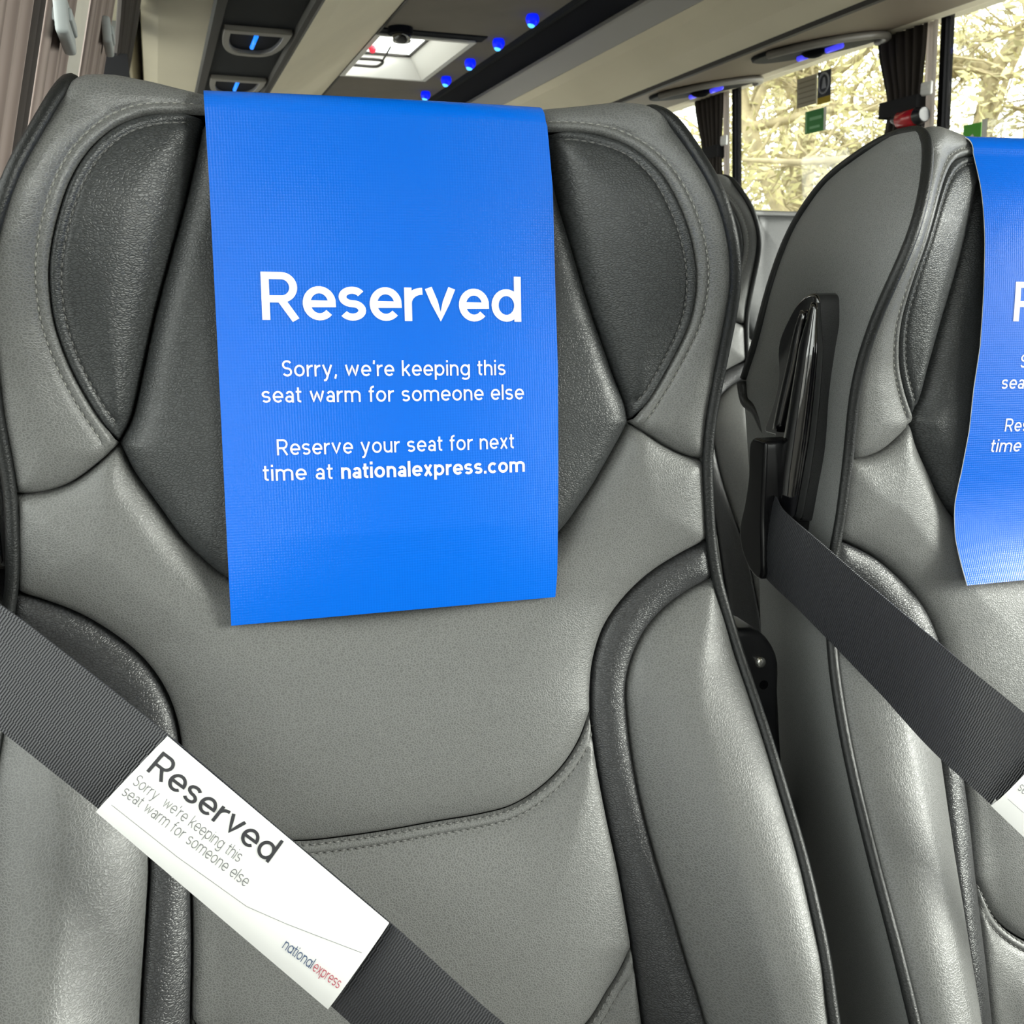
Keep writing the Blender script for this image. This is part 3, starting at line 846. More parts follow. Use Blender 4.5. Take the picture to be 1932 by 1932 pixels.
# ------------------------------------------------------------------ blue reserved signs
def make_sign(seat_loc, ytab, xl, xr, label, skew=None):
    """ytab: (z, y) of the hanging front; the sheet then rolls over the headrest"""
    root = empty('reserved_sign', seat_loc, SEAT_RZ)
    tag(root, label, 'sign', 'blue reserved signs on the headrests')
    zt = ytab[0][0]
    zz = np.array([q[0] for q in ytab][::-1]); yy = np.array([q[1] for q in ytab][::-1])
    zf = np.linspace(zz[0], zz[-1], 120); yf = np.interp(zf, zz, yy)
    k = np.hanning(19); k /= k.sum(); pad = 9
    ext = np.concatenate([yf[0]-(yf[1]-yf[0])*np.arange(pad, 0, -1), yf, yf[-1]+(yf[-1]-yf[-2])*np.arange(1, pad+1)])
    yf = np.convolve(ext, k, mode='valid')
    # section path: from the bottom up the front, over the roll, down behind
    path = [(y, z) for y, z in zip(yf, zf)]
    y_t, z_t = path[-1]; r = .013
    for a in np.linspace(0, 165, 14)[1:]:
        path.append((y_t + r*1.25*(1-math.cos(R(a))), z_t + r*math.sin(R(a))))
    ye, ze = path[-1]
    for k2 in range(1, 12): path.append((ye+.006*k2, ze-.0025*k2))
    path = np.array(path)
    # z -> position along the sheet
    S = np.concatenate([[0], np.cumsum(np.hypot(np.diff(path[:, 0]), np.diff(path[:, 1])))])
    def pos(x, s, lift=0.):
        y = np.interp(s, S, path[:, 0]); z = np.interp(s, S, path[:, 1])
        ds = .002
        ty = np.interp(s+ds, S, path[:, 0])-np.interp(s-ds, S, path[:, 0]); tz = np.interp(s+ds, S, path[:, 1])-np.interp(s-ds, S, path[:, 1])
        l = math.hypot(ty, tz)+1e-9
        bow = -.004*(1-(x/.1)**2)*min(1, s/.05)
        return (x, y+bow-lift*tz/l-Y0, z+lift*ty/l+EYE)
    NX = 25; NS = len(path); V = []; UVs = []
    for i in range(NS):
        fx = min(1, S[i]/.3)
        a = np.interp(path[i, 1] if i < 120 else .11, [q[0] for q in xl], [q[1] for q in xl])
        b = np.interp(path[i, 1] if i < 120 else .11, [q[0] for q in xr], [q[1] for q in xr])
        for kx in range(NX):
            x = a+(b-a)*kx/(NX-1)
            V.append(pos(x, S[i])); UVs.append((x, S[i]))
    Fc = [(i*NX+kx, i*NX+kx+1, (i+1)*NX+kx+1, (i+1)*NX+kx) for i in range(NS-1) for kx in range(NX-1)]
    sh = mesh_obj('sheet', V, Fc, M['card'], root, uvs=UVs)
    sh.data.materials.append(M['white'])
    so = sh.modifiers.new('thickness', 'SOLIDIFY'); so.thickness = .0008; so.offset = -1; so.material_offset_rim = 1; so.material_offset = 0
    es = sh.modifiers.new('crisp_edge', 'EDGE_SPLIT'); es.split_angle = R(40)
    def mp(x, z, lift):
        s = float(np.interp(z, path[:120, 1], S[:120]))
        return pos(x + (float(np.interp(z, [q[0] for q in skew], [q[1] for q in skew])) if skew else 0), s, lift)
    W_ = M['print_white']
    lettering('headline_lettering', 'Reserved', .150, (-.0762,-.0184), (.0777,-.0209), .0268, mp, W_, root, gap=.075)
    lettering('text_line', "Sorry, we're keeping this", .118, (-.0669,-.0504), (.0664,-.0527), .0092, mp, W_, root, gap=.13)
    lettering('text_line', 'seat warm for someone else', .118, (-.0792,-.0650), (.0777,-.0678), .0092, mp, W_, root, gap=.13)
    lettering('text_line', 'Reserve your seat for next', .118, (-.0724,-.0952), (.0702,-.0973), .0092, mp, W_, root, gap=.13)
    lettering('text_line', 'time at', .118, (-.0811,-.1096), (-.0415,-.1102), .0092, mp, W_, root, gap=.14)
    lettering('bold_text', 'nationalexpress.com', .162, (-.0365,-.1103), (.0768,-.1121), .0092, mp, W_, root, gap=.10)
    return root
XL_A = [(-.20,-.1042),(-.116,-.103),(-.04,-.1018),(.06,-.1005),(.11,-.1005)]
XR_A = [(-.20,.0945),(-.18,.0965),(-.116,.0992),(-.05,.1012),(.06,.1005),(.11,.0975)]
make_sign(SEAT_A, [(.095,.6075),(.058,.602),(0,.5965),(-.047,.591),(-.116,.582),(-.17,.575),(-.193,.5735)], XL_A, XR_A,
          'blue Reserved sign draped over the headrest of the foreground seat, whole text readable')
SKEW_B = [(-.21,-.0315),(-.20,-.030),(-.17,-.0315),(-.146,-.0305),(-.124,-.027),(-.094,-.0235),(-.064,-.0225),(-.035,-.020),(.11,-.020)]
XL_B = [(z, -.100+d) for z, d in SKEW_B]; XR_B = [(z, .100+d) for z, d in SKEW_B]
make_sign(SEAT_B, [(.095,.606),(.07,.594),(.04,.5865),(0,.582),(-.04,.580),(-.08,.5785),(-.11,.5775),(-.14,.577),(-.165,.5735),(-.185,.567),(-.201,.559)], XL_B, XR_B,
          'wavy blue Reserved sign cut off by the right edge, on the right seat headrest', SKEW_B)

# ------------------------------------------------------------------ seat belts
def strap(name, cents, wdirs, width, parent, thick=.0013):
    C_ = spline(cents, .004); n = len(C_)
    cl = np.concatenate([[0], np.cumsum(np.linalg.norm(np.diff(np.array(cents), axis=0), axis=1))]); cl /= cl[-1]
    Wd = np.stack([np.interp(np.linspace(0, 1, n), cl, np.array(wdirs)[:, k]) for k in range(3)], -1)
    Wd /= np.linalg.norm(Wd, axis=1)[:, None]
    L = np.concatenate([[0], np.cumsum(np.linalg.norm(np.diff(C_, axis=0), axis=1))])
    NW = 9; V = []; UVs = []
    T = np.gradient(C_, axis=0)
    for i in range(n):
        nn = np.cross(T[i], Wd[i]); nn /= np.linalg.norm(nn)
        for k in range(NW):
            t = k/(NW-1)-.5
            V.append(C_[i]+Wd[i]*width*t + nn*.0012*(1-(2*t)**2)); UVs.append((L[i], t*width))
    Fc = [(i*NW+k, i*NW+k+1, (i+1)*NW+k+1, (i+1)*NW+k) for i in range(n-1) for k in range(NW-1)]
    o = mesh_obj(name, V, Fc, M['web'], parent, uvs=UVs)
    so = o.modifiers.new('thickness', 'SOLIDIFY'); so.thickness = thick; so.offset = 0
    es = o.modifiers.new('crisp_edge', 'EDGE_SPLIT'); es.split_angle = R(40)
    return o

def seat_to_world(loc, p):
    """seat-frame point (heights relative to eye) -> world"""
    return np.array(loc) + p[0]*np.array(sxv) + (p[1]-Y0)*np.array(syv) + np.array([0, 0, p[2]+EYE])

# centre line of the belt on the foreground seat (seat frame)
beltA = [(-.2500,.632,-.1720),(-.258,.605,-.163),(-.260,.572,-.158),(-.247,.541,-.163),(-.2159,.5202,-.1853),(-.1547,.4904,-.2371),(-.1034,.4647,-.2838),(-.0519,.4389,-.3304),(-.0063,.4148,-.3740),(.060,.385,-.432),(.130,.36,-.50),(.205,.345,-.575)]
widA = [(0,-.02,1),(.03,-.03,1),(.20,-.08,.95),(.45,-.05,.88),(.64,-.03,.77),(.66,-.02,.75),(.65,-.01,.75),(.64,0,.77),(.66,-.01,.75),(.66,0,.75),(.66,0,.75),(.7,0,.7)]
beltB = [(-.2480,.632,-.1700),(-.2510,.62,-.1754),(-.2434,.58,-.1919),(-.2342,.545,-.2086),(-.2182,.51,-.2312),(-.2021,.478,-.2536),(-.1778,.4555,-.2780),(-.1312,.4331,-.3255),(-.078,.408,-.380),(.060,.37,-.49),(.205,.345,-.575)]
widB = [(.03,-.25,.96),(.04,-.30,.95),(.05,-.32,.94),(.08,-.30,.94),(.18,-.20,.95),(.40,-.08,.90),(.62,0,.78),(.64,0,.77),(.64,0,.77),(.66,0,.75),(.7,0,.7)]
def make_belt(loc, cents, wd, width, label):
    root = empty('seat_belt', loc, SEAT_RZ)
    tag(root, label, 'seat belt', 'black seat belts')
    c = [(x, y-Y0, z+EYE) for x, y, z in cents]
    strap('webbing', c, wd, width, root)
    e = Vector(c[-1])
    MB().box((e.x-.012, e.y-.03, e.z-.08), (e.x+.03, e.y+.03, e.z+.005)).build('buckle', M['plastic'], root, bevel=.006)
    return root
make_belt(SEAT_A, beltA, widA, .0508, 'black webbing seat belt crossing the foreground seat under the white paper sleeve')
make_belt(SEAT_B, beltB, widB, .0555, 'black webbing seat belt on the right seat, coming from the glossy guide')

def make_sleeve(loc, c4, label, full=True):
    """c4: corners in the seat frame: top-left, top-right, bottom-right, bottom-left"""
    root = empty('belt_sleeve', loc, SEAT_RZ)
    tag(root, label, 'sleeve', 'white reserved sleeves on the belts')
    P = [Vector((x, y-Y0, z+EYE)) for x, y, z in c4]
    U = P[1]-P[0]; Vv = P[3]-P[0]
    N_ = U.cross(Vv).normalized()
    if N_.y > 0: N_ = -N_
    lu, lv = U.length, Vv.length
    def at(u, v, l):
        a = P[0]+(P[1]-P[0])*u; b = P[3]+(P[2]-P[3])*u
        return a+(b-a)*v+N_*(l+.0026+.0012*(1-(2*v-1)**2))
    NU, NV = 10, 9; V = []; 
    for side in (1, -1):
        for i in range(NU+1):
            for j in range(NV+1):
                v = j/NV; q = at(i/NU, v, 0); hgt = .0026*max(0, 1-(2*v-1)**6)
                V.append(q+N_*(hgt*side if side < 0 else hgt*.6) - (N_*.0 if side > 0 else N_*(.0024*(1-(2*v-1)**2))))
    m = (NU+1)*(NV+1); Fc = []
    for i in range(NU):
        for j in range(NV):
            a = i*(NV+1)+j; Fc.append((a, a+1, a+NV+2, a+NV+1)); Fc.append((m+a, m+a+NV+1, m+a+NV+2, m+a+1))
    sl = mesh_obj('paper', V, Fc, M['white'], root)
    def mp(u, v, l):       # metres along, metres up from the bottom edge -> 3D
        vv = 1-v/lv
        return at(u/lu, vv, l+.0026*.6*max(0, 1-(2*vv-1)**6)+.0003)
    def uv(a, b): return (a*lu, (1-b)*lv)
    lettering('headline_lettering', 'Reserved', .125, uv(.030,.362), uv(.545,.285), .0125, mp, M['print_grey'], root, gap=.09, lift=.0)
    lettering('text_line', "Sorry  we're keeping this", .075, uv(.025,.545), uv(.465,.465), .0062, mp, M['print_light'], root, gap=.14, lift=.0)
    lettering('text_line', 'seat warm for someone else', .075, uv(.022,.69), uv(.535,.60), .0062, mp, M['print_light'], root, gap=.14, lift=.0)
    lettering('logo_lettering', 'national', .095, uv(.755,.815), uv(.872,.793), .0058, mp, M['print_navy'], root, gap=.10, single=True, lift=.0)
    lettering('logo_lettering', 'express', .095, uv(.878,.792), uv(.985,.768), .0058, mp, M['print_red'], root, gap=.10, single=True, lift=.0)
    L, Rr = ribbon([uv(.023,.83), uv(.30,.80), uv(.58,.73), uv(.72,.61), uv(.98,.36)], .00022)
    mb = MB(); mb.add([mp(q.x, q.y, 0) for ab in zip(L, Rr) for q in ab], [(2*i, 2*i+1, 2*i+3, 2*i+2) for i in range(len(L)-1)])
    mb.build('printed_line', M['print_light'], root)
    return root
make_sleeve(SEAT_A, [(-.1363,.4885,-.2187),(-.0359,.4383,-.3094),(-.0679,.4375,-.3514),(-.1730,.4903,-.2555)],
            'white paper Reserved sleeve around the belt across the foreground seat')
_c0 = Vector((-.1715, .4515, -.2840)); _d = Vector((.100, -.047, -.102)).normalized(); _w = Vector((.63, 0, .777)); _w = (_w-_d*_w.dot(_d)).normalized()
make_sleeve(SEAT_B, [tuple(_c0+_w*.0288), tuple(_c0+_d*.138+_w*.0288), tuple(_c0+_d*.138-_w*.0288), tuple(_c0-_w*.0288)],
            'white paper sleeve on the right seat belt, only its corner inside the picture')

# ------------------------------------------------------------------ the coach body (heights relative to eye level, offset by EYE)
YF, YR = -6.5, 6.6
def zz(z): return z+EYE
struct(MB().box((-.45, YF, -.06), (2.55, YR, 0)).build('floor', M['floor']))
struct(MB().box((-.16, 1.0, 0), (1.0, YR, .055)).box((1.06, 1.35, 0), (2.16, YR, .055)).build('floor_step', M['floor']))
# left wall leans in: x = -.13 + .24 z
def xl(z): return -.163+.24*z
def xr(z): return 2.12-.06*z
def wall_strip(name, fx, z0, z1, y0, y1, t, mat):
    mb = MB(); mb.prism_y([(fx(z0), zz(z0)), (fx(z1), zz(z1)), (fx(z1)+t, zz(z1)), (fx(z0)+t, zz(z0))], y0, y1)
    return mb.build(name, mat)
struct(wall_strip('wall_left', lambda z: min(xl(z), -.19), -1.15, -.22, YF, YR, -.06, M['wallc']))
struct(wall_strip('wall_right', lambda z: 2.16, -1.15, -.25, YF, YR, .06, M['wallc']))
struct(wall_strip('trim_1', xl, .60, .90, YF, YR, -.06, M['beige']))
struct(wall_strip('trim_2', xr, .722, .95, YF, YR, .06, M['beige']))
struct(MB().box((-.45, YR, 0), (2.55, YR+.06, zz(.98))).build('wall_rear', M['wallc']))
# front bulkhead with the windscreen opening
struct(MB().box((-.45, YF-.06, 0), (2.55, YF, zz(-.2))).box((-.45, YF-.06, zz(.55)), (2.55, YF, zz(.98))).box((-.45, YF-.06, zz(-.2)), (.2, YF, zz(.55))).box((1.9, YF-.06, zz(-.2)), (2.55, YF, zz(.55))).build('wall_front', M['wallc']))
struct(MB().box((.2, YF-.03, zz(-.2)), (1.9, YF-.024, zz(.55))).build('window_1', M['glass']))
# windows: panes between pillars
RP = [YF, -5.06, -4.0, -2.94, -1.88, -.82, .24, 1.30, 2.36, 3.42, 4.48, 5.54, YR]
LPil = [YF, -5.2, -3.9, -2.6, -1.2, .05, 1.38, 2.75, 4.1, 5.4, YR]
wn_i = 2
for a, b in zip(RP[:-1], RP[1:]):
    struct(wall_strip('window_%d' % wn_i, xr, -.25, .724, a+.008, b-.010, .005, M['glass'])); wn_i += 1
for a, b in zip(LPil[:-1], LPil[1:]):
    struct(wall_strip('window_%d' % wn_i, xl, -.22, .60, a+.03, b-.03, -.005, M['glass'])); wn_i += 1
tn = 3
for y in RP[1:-1]:
    struct(wall_strip('trim_%d' % tn, lambda z: xr(z)-.008, -.25, .724, y-.010, y+.008, .03, M['rubber'])); tn += 1
for y in LPil[1:-1]:
    o = struct(wall_strip('trim_%d' % tn, lambda z: xl(z)+.012, -.22, .60, y-.10, y-.012, -.05, M['pillar'])); tn += 1
    struct(wall_strip('trim_%d' % tn, lambda z: xl(z)+.016, -.22, .60, y-.012, y+.020, -.05, M['rubber'])); tn += 1
    struct(wall_strip('trim_%d' % tn, lambda z: xl(z)+.012, -.22, .60, y+.020, y+.085, -.05, M['pillar'])); tn += 1
# roof skin with hatch opening
HX0, HX1 = .795, 1.115
HATCHES = [(-1.20, -.52), (3.62, 4.30)]  # first opening belongs to an unseen hatch added for top light
def roof(name, x0, x1, z, t, mat):
    mb = MB(); ys = [YF]+[q for h in HATCHES for q in h]+[YR]
    for a, b in zip(ys[0::2], ys[1::2]): mb.box((x0, a, zz(z)), (x1, b, zz(z+t)))
    for a, b in HATCHES: mb.box((x0, a, zz(z)), (HX0, b, zz(z+t))).box((HX1, a, zz(z)), (x1, b, zz(z+t)))
    return struct(mb.build(name, mat))
roof('roof', -.45, 2.55, .895, .02, M['greytrim'])
roof('ceiling', .60, 1.315, .85, .012, M['ceil'])

# left luggage rack
lr = empty('luggage_rack', (.02, YF, zz(.6)))
tag(lr, 'beige overhead rack over the foreground seats, with a dark strip of reading-light units', 'luggage rack')
def abs_child(o, par):
    o.parent = par; o.matrix_parent_inverse = Matrix.Translation(-Vector(par.location)); return o
def prof(name, p, mat, par, y0=YF, y1=YR, bevel=0):
    return abs_child(MB().prism_y([(x, zz(z)) for x, z in p], y0, y1).build(name, mat, None, bevel=bevel), par)
prof('underside', [(.018,.62),(.055,.606),(.166,.600),(.166,.66),(.018,.70)], M['beige'], lr)
prof('edge_trim', [(.166,.600),(.172,.594),(.192,.594),(.196,.604),(.196,.66),(.166,.66)], M['darktrim'], lr)
prof('service_strip', [(.196,.606),(.365,.606),(.365,.66),(.196,.66)], M['psu'], lr)
prof('edge_trim', [(.365,.604),(.370,.594),(.384,.596),(.396,.606),(.396,.66),(.365,.66)], M['darktrim'], lr)
prof('front_face', [(.396,.606),(.45,.636),(.60,.735),(.775,.842),(.775,.89),(.60,.80),(.396,.66)], M['beige'], lr)
prof('edge_trim', [(.775,.838),(.790,.846),(.790,.87),(.775,.87)], M['darktrim'], lr)
# reading light units of the left rack: bezel with one straight and one bowed side, dark bowl, blue light bar
def dshape(cx, cy, w, h, z, n=14):
    """flat front edge towards the front of the coach, bowed edge towards the rear"""
    pts = [(cx-w/2, cy-h/2), (cx+w/2, cy-h/2)]
    for i in range(n+1):
        a = R(8+164*i/n)
        pts.append((cx+w/2*1.0*math.copysign(abs(math.cos(a))**.62, math.cos(a)), cy-h/2+h*abs(math.sin(a))**.75))
    return [(x, y, z) for x, y in pts]
def light_unit(cx, cy, label):
    root = empty('reading_light_unit', (cx, cy, zz(.606)))
    tag(root, label, 'reading light', 'reading lights over the foreground seats')
    o = dshape(cx, cy, .160, .275, zz(.6055)); i = dshape(cx, cy+.003, .124, .205, zz(.6055))
    n = len(o); mb = MB()
    lo = [(x, y, z-.012) for x, y, z in o]; li = [(x, y, z-.012) for x, y, z in i]
    mb.add(o+lo+li+i, [(k, (k+1) % n, n+(k+1) % n, n+k) for k in range(n)] + [(n+k, n+(k+1) % n, 2*n+(k+1) % n, 2*n+k) for k in range(n)] + [(2*n+k, 2*n+(k+1) % n, 3*n+(k+1) % n, 3*n+k) for k in range(n)])
    abs_child(mb.build('bezel', M['rim'], None, bevel=.003), root)
    mb = MB(); mb.add([(x, y, z-.0015) for x, y, z in i], [tuple(range(n))])
    abs_child(mb.build('bowl', M['navy'], None), root)
    mb = MB(); mb.tube([(cx+.002, cy-.060, zz(.6015)), (cx+.002, cy+.062, zz(.6015))], .0055, seg=8); mb.ball((cx+.002, cy-.060, zz(.6015)), .0055); mb.ball((cx+.002, cy+.062, zz(.6015)), .0055)
    abs_child(mb.build('light_bar', M['bar'], None, smooth=True), root)
for cy, lb in ((2.76, 'nearer reading light unit with upright blue bar above the blue sign'), (3.36, 'farther reading light unit with blue bar, half behind the blue sign')):
    light_unit(.281, cy, lb)

# LED track, dark channel and right rack
lt = empty('light_track', (1.25, YF, zz(.85)))
tag(lt, 'dark ceiling channel carrying a row of blue lamps', 'ceiling channel')
prof('track', [(1.262,.852),(1.275,.838),(1.290,.838),(1.300,.850),(1.315,.86),(1.315,.875),(1.262,.875)], M['psu'], lt)
prof('channel', [(1.300,.852),(1.345,.825),(1.385,.802),(1.40,.815),(1.33,.88),(1.300,.88)], M['navy'], lt)
rr = empty('luggage_rack', (1.55, YF, zz(.62)))
tag(rr, 'beige overhead rack along the right-hand windows with grey upper rail', 'luggage rack')
prof('upper_rail', [(1.365,.785),(1.372,.780),(1.402,.728),(1.410,.728),(1.42,.80),(1.39,.82)], M['greytrim'], rr)
prof('front_face', [(1.404,.730),(1.425,.705),(1.49,.655),(1.545,.624),(1.56,.70),(1.42,.80)], M['beige'], rr)
prof('lower_edge', [(1.545,.624),(1.552,.615),(1.565,.615),(1.585,.626),(1.60,.67),(1.56,.70)], M['darktrim'], rr)
prof('underside', [(1.585,.627),(1.80,.664),(2.0,.702),(2.055,.715),(2.055,.75),(1.58,.70)], M['beige_d'], rr)
prof('window_rail', [(2.0,.702),(2.045,.704),(2.083,.716),(2.083,.76),(2.04,.76),(2.0,.72)], M['beige'], rr)
def service_unit(cy, label):
    root = empty('reading_light_unit', (1.83, cy, zz(.672)))
    tag(root, label, 'reading light', 'reading lights of the right rack')
    def P(x, y, dn=0):       # point on the sloping underside
        z = .627+(x-1.585)*.183
        return (x+dn*.18, y, zz(z)-dn)
    oval = [P(1.83+.21*math.cos(a)*(1 if math.cos(a) > 0 else .85), cy+.16*math.sin(a), .012) for a in np.linspace(0, 2*math.pi, 28, endpoint=False)]
    mb = MB(); mb.prism(oval, (-.003, 0, .018)); abs_child(mb.build('housing', M['psu'], None, bevel=.006), root)
    lip = [P(1.83+.215*math.cos(a)*(1 if math.cos(a) > 0 else .85), cy+.165*math.sin(a), .013) for a in np.linspace(math.pi*1.08, math.pi*2.0, 18)]
    mb = MB(); mb.tube(lip, .011, seg=8); abs_child(mb.build('lip', M['rim'], None, smooth=True), root)
    for dx, dy in ((-.005, .055), (.02, -.045)):
        a = Vector(P(1.845+dx, cy+dy-.030, .018)); b = Vector(P(1.845+dx, cy+dy+.030, .018))
        mb = MB(); mb.tube([a, b], .0085, seg=8); mb.ball(a, .0085); mb.ball(b, .0085)
        abs_child(mb.build('light_bar', M['barv'], None, smooth=True), root)
    mb = MB(); mb.ball(P(1.83, cy+.005, .014), .034, sz=.5); abs_child(mb.build('spot_lamp', M['rubber'], None, smooth=True), root)
for cy, lb in ((2.60, 'reading light unit with two violet bars under right rack, between the two curtains'), (3.24, 'farther reading light unit with violet bars, left of the first curtain')):
    service_unit(cy, lb)

# ceiling lamps
LAMPS = ['first and largest blue lamp of the ceiling row, nearest the top edge', 'second blue ceiling lamp from the top edge', 'middle blue lamp of the five along the ceiling', 'fourth blue ceiling lamp, below and right of the roof hatch', 'last and smallest blue ceiling lamp, just above the blue sign']
for k, lb in enumerate(LAMPS):
    y = 3.23+.34*k
    root = empty('ceiling_lamp', (1.207, y, zz(.85)))
    tag(root, lb, 'lamp', 'blue lamps along the ceiling channel')
    mb = MB(); mb.ball((0, 0, -.014), .022, nu=16, nv=10)
    mb.build('dome', M['led'], root, smooth=True)
    mb = MB(); mb.ball((-.003, .000, -.0265), .0135, nu=12, nv=8); mb.build('diode', M['led_core'], root, smooth=True)
# roof hatches; the front one is unseen, added for light from above
def make_hatch(HY0, HY1, label):
    rh = empty('roof_hatch', ((HX0+HX1)/2, (HY0+HY1)/2, zz(.85)))
    tag(rh, label, 'hatch', 'roof hatches')
    mb = MB(); t = .02; za, zb = zz(.838), zz(.925); ym = (HY0+HY1)/2
    o = [(HX0, HY0), (HX1, HY0), (HX1, HY1), (HX0, HY1)]; i_ = [(HX0+.02, HY0+.02), (HX1-.06, HY0+.02), (HX1-.06, HY1-.04), (HX0+.02, HY1-.04)]
    def ou(x, y): return (x+(t if x > .95 else -t), y+(t if y > ym else -t))
    vs = [(x, y, za) for x, y in o] + [(x, y, zb) for x, y in i_] + [(*ou(x, y), za) for x, y in o] + [(*ou(x, y), zb) for x, y in i_]
    mb.add(vs, [(0,1,5,4),(1,2,6,5),(2,3,7,6),(3,0,4,7),(8,9,1,0),(9,10,2,1),(10,11,3,2),(11,8,0,3),(8,9,13,12),(9,10,14,13),(10,11,15,14),(11,8,12,15)])
    abs_child(mb.build('liner', M['hatchw'], None), rh)
    mb = MB()
    for a, b in zip(i_, i_[1:]+i_[:1]): mb.tube([(a[0], a[1], zb-.004), (b[0], b[1], zb-.004)], .006, seg=6)
    abs_child(mb.build('lid_seal', M['darktrim'], None, smooth=True), rh)
    abs_child(MB().box((HX0+.02, HY0+.02, zb), (HX1-.06, HY1-.04, zb+.006)).build('lid_pane', M['glass'], None), rh)
    mb = MB()
    mb.box((HX0-.02, HY0-.075, zz(.845)), (HX1+.045, HY0, zz(.852))).box((HX1, HY0, zz(.845)), (HX1+.016, HY1, zz(.852))).box((HX0-.02, HY1, zz(.845)), (HX1+.016, HY1+.03, zz(.852)))
    abs_child(mb.build('frame', M['navy'], None, bevel=.003), rh)
    mb = MB(); hb = [(HX0-.01, HY1-.26), (HX0+.095, HY1-.26), (HX0+.105, HY1-.17), (HX0+.095, HY1-.145), (HX0-.0, HY1-.145)]
    mb.tube([(x, y, zz(.85)) for x, y in spline(hb, .01)], .006, seg=6); mb.tube([(HX0+.10, HY1-.26, zz(.85)), (HX0+.10, HY1-.40, zz(.87))], .004, seg=6)
    abs_child(mb.build('handle', M['darktrim'], None, smooth=True), rh)
make_hatch(*HATCHES[1], 'white-lined roof hatch with a glazed lid in the ceiling beyond the blue sign')
make_hatch(*HATCHES[0], 'unseen roof hatch added overhead for top light on the foreground seats')
dm = empty('dome_camera', (.845, 3.53, zz(.85)))
tag(dm, 'small dark dome fitting on the ceiling beside the hatch', 'dome')
MB().tube([(0, 0, .0), (0, 0, -.022)], .042, seg=20).build('base', M['navy'], dm, smooth=False)
mb = MB(); mb.ball((.004, .0, -.024), .033, sz=.8, nu=18, nv=10); mb.build('lens', M['gloss'], dm, smooth=True)
mb = MB(); mb.tube([(.004+.026*math.cos(a), .0+.026*math.sin(a), -.040) for a in np.linspace(-.2, 3.3, 14)], .006, seg=6); mb.build('bright_rim', M['chrome'], dm, smooth=True)
tag(MB().ball((.805, 3.80, zz(.835)), .014).build('indicator_lamp', M['redled'], None, smooth=True), 'small red indicator light at the left of the roof hatch', 'lamp')

# ------------------------------------------------------------------ curtains
def curtain(name, fx, sgn, y0, y1, z0, z1, ztie, pinch, folds, mat, label, depth=.022, seed=0, base=.03, clip=None, cut_top=None):
    """pleated curtain against a side wall; sgn = direction into the coach; gathered at ztie"""
    rnd = random.Random(seed)
    root = empty(name, (fx(z0)+sgn*base, (y0+y1)/2, zz(z0)))
    tag(root, label, 'curtain', 'window curtains')
    NU, NZ = folds*8, 30; V = []; UVs = []
    yc = y0+(y1-y0)*pinch[1]
    ph = [rnd.uniform(-.6, .6) for _ in range(folds+2)]; am = [rnd.uniform(.6, 1.2) for _ in range(folds+2)]
    for j in range(NZ+1):
        z = z0+(z1-z0)*j/NZ
        k = 1-(1-pinch[0])*math.exp(-((z-ztie)/.13)**2) if ztie is not None else 1
        for i in range(NU+1):
            u = i/NU; y = yc+(y0+(y1-y0)*u-yc)*k
            fi = u*folds; f0 = int(fi)
            a = math.sin(2*math.pi*fi+ph[min(f0, folds)]*.6)*am[min(f0, folds)]
            V.append((fx(z)+sgn*(base+depth*(.5+.5*k)*a), y, zz(z))); UVs.append((u*(y1-y0)*2.2, z))
    Fc = [(j*(NU+1)+i, j*(NU+1)+i+1, (j+1)*(NU+1)+i+1, (j+1)*(NU+1)+i) for j in range(NZ) for i in range(NU)]
    o = mesh_obj('drape', V, Fc, mat, None, uvs=UVs)
    so = o.modifiers.new('thickness', 'SOLIDIFY'); so.thickness = .0015
    abs_child(o, root)
    if ztie is not None:
        w = (y1-y0)*pinch[0]; ya = yc-(yc-y0)*pinch[0]-.006; yb = yc+(y1-yc)*pinch[0]+.006
        x = fx(ztie); d = depth+.012
        ring = [(x+sgn*(base-d), ya), (x+sgn*(base-d), yb), (x+sgn*(base+d), yb), (x+sgn*(base+d), ya)]
        lo = [(a, b, zz(ztie-.022)) for a, b in ring]; hi = [(a, b, zz(ztie+.022)) for a, b in ring]
        mb = MB(); mb.add(lo+hi, [(k, (k+1) % 4, 4+(k+1) % 4, 4+k) for k in range(4)])
        t_ = mb.build('tie_band', M['tie'], None); so = t_.modifiers.new('thickness', 'SOLIDIFY'); so.thickness = .003
        abs_child(t_, root)
    if clip is not None:
        yk, zk, mk = clip[:3]; hl = clip[3] if len(clip) > 3 else .05; x = fx(zk)+sgn*(base+depth+.003)
        c = MB().box((x-.006, yk-hl, zz(zk-.018)), (x+.006, yk+hl, zz(zk+.018))).build('clip', mk, None, bevel=.004)
        abs_child(c, root)
        c2 = MB().box((x-.009, yk-hl*.7, zz(zk-.004)), (x+.009, yk+hl*.7, zz(zk+.008))).build('clip_bar', mk, None, bevel=.002)
        c2.parent = c
    return root
# right side: gathered curtains, backlit shade in their colour, at the rear side of each pillar
for y, lb in ((2.36, 'backlit dark curtain tied back at the pillar above the right seat'), (3.42, 'backlit dark tied curtain at the farther pillar, left of the stickered window')):
    curtain('curtain', xr, -1, y+.030, y+.245, .02, .706, .50, (.66, .22), 6, M['curtain_d'], lb, depth=.014, seed=int(y*10), base=.028)
    curtain('curtain_lit_edge', xr, -1, y+.004, y+.046, .02, .706, None, (1, .5), 2, M['curtain_lit'], 'pale sunlit curtain edge against the '+('near' if y < 3 else 'far')+' right-hand pillar', depth=.006, seed=3, base=.022, clip=(y+.026, .535, M['clipw'], .020))  # separate pale strip stands for the curtain's sunlit edge
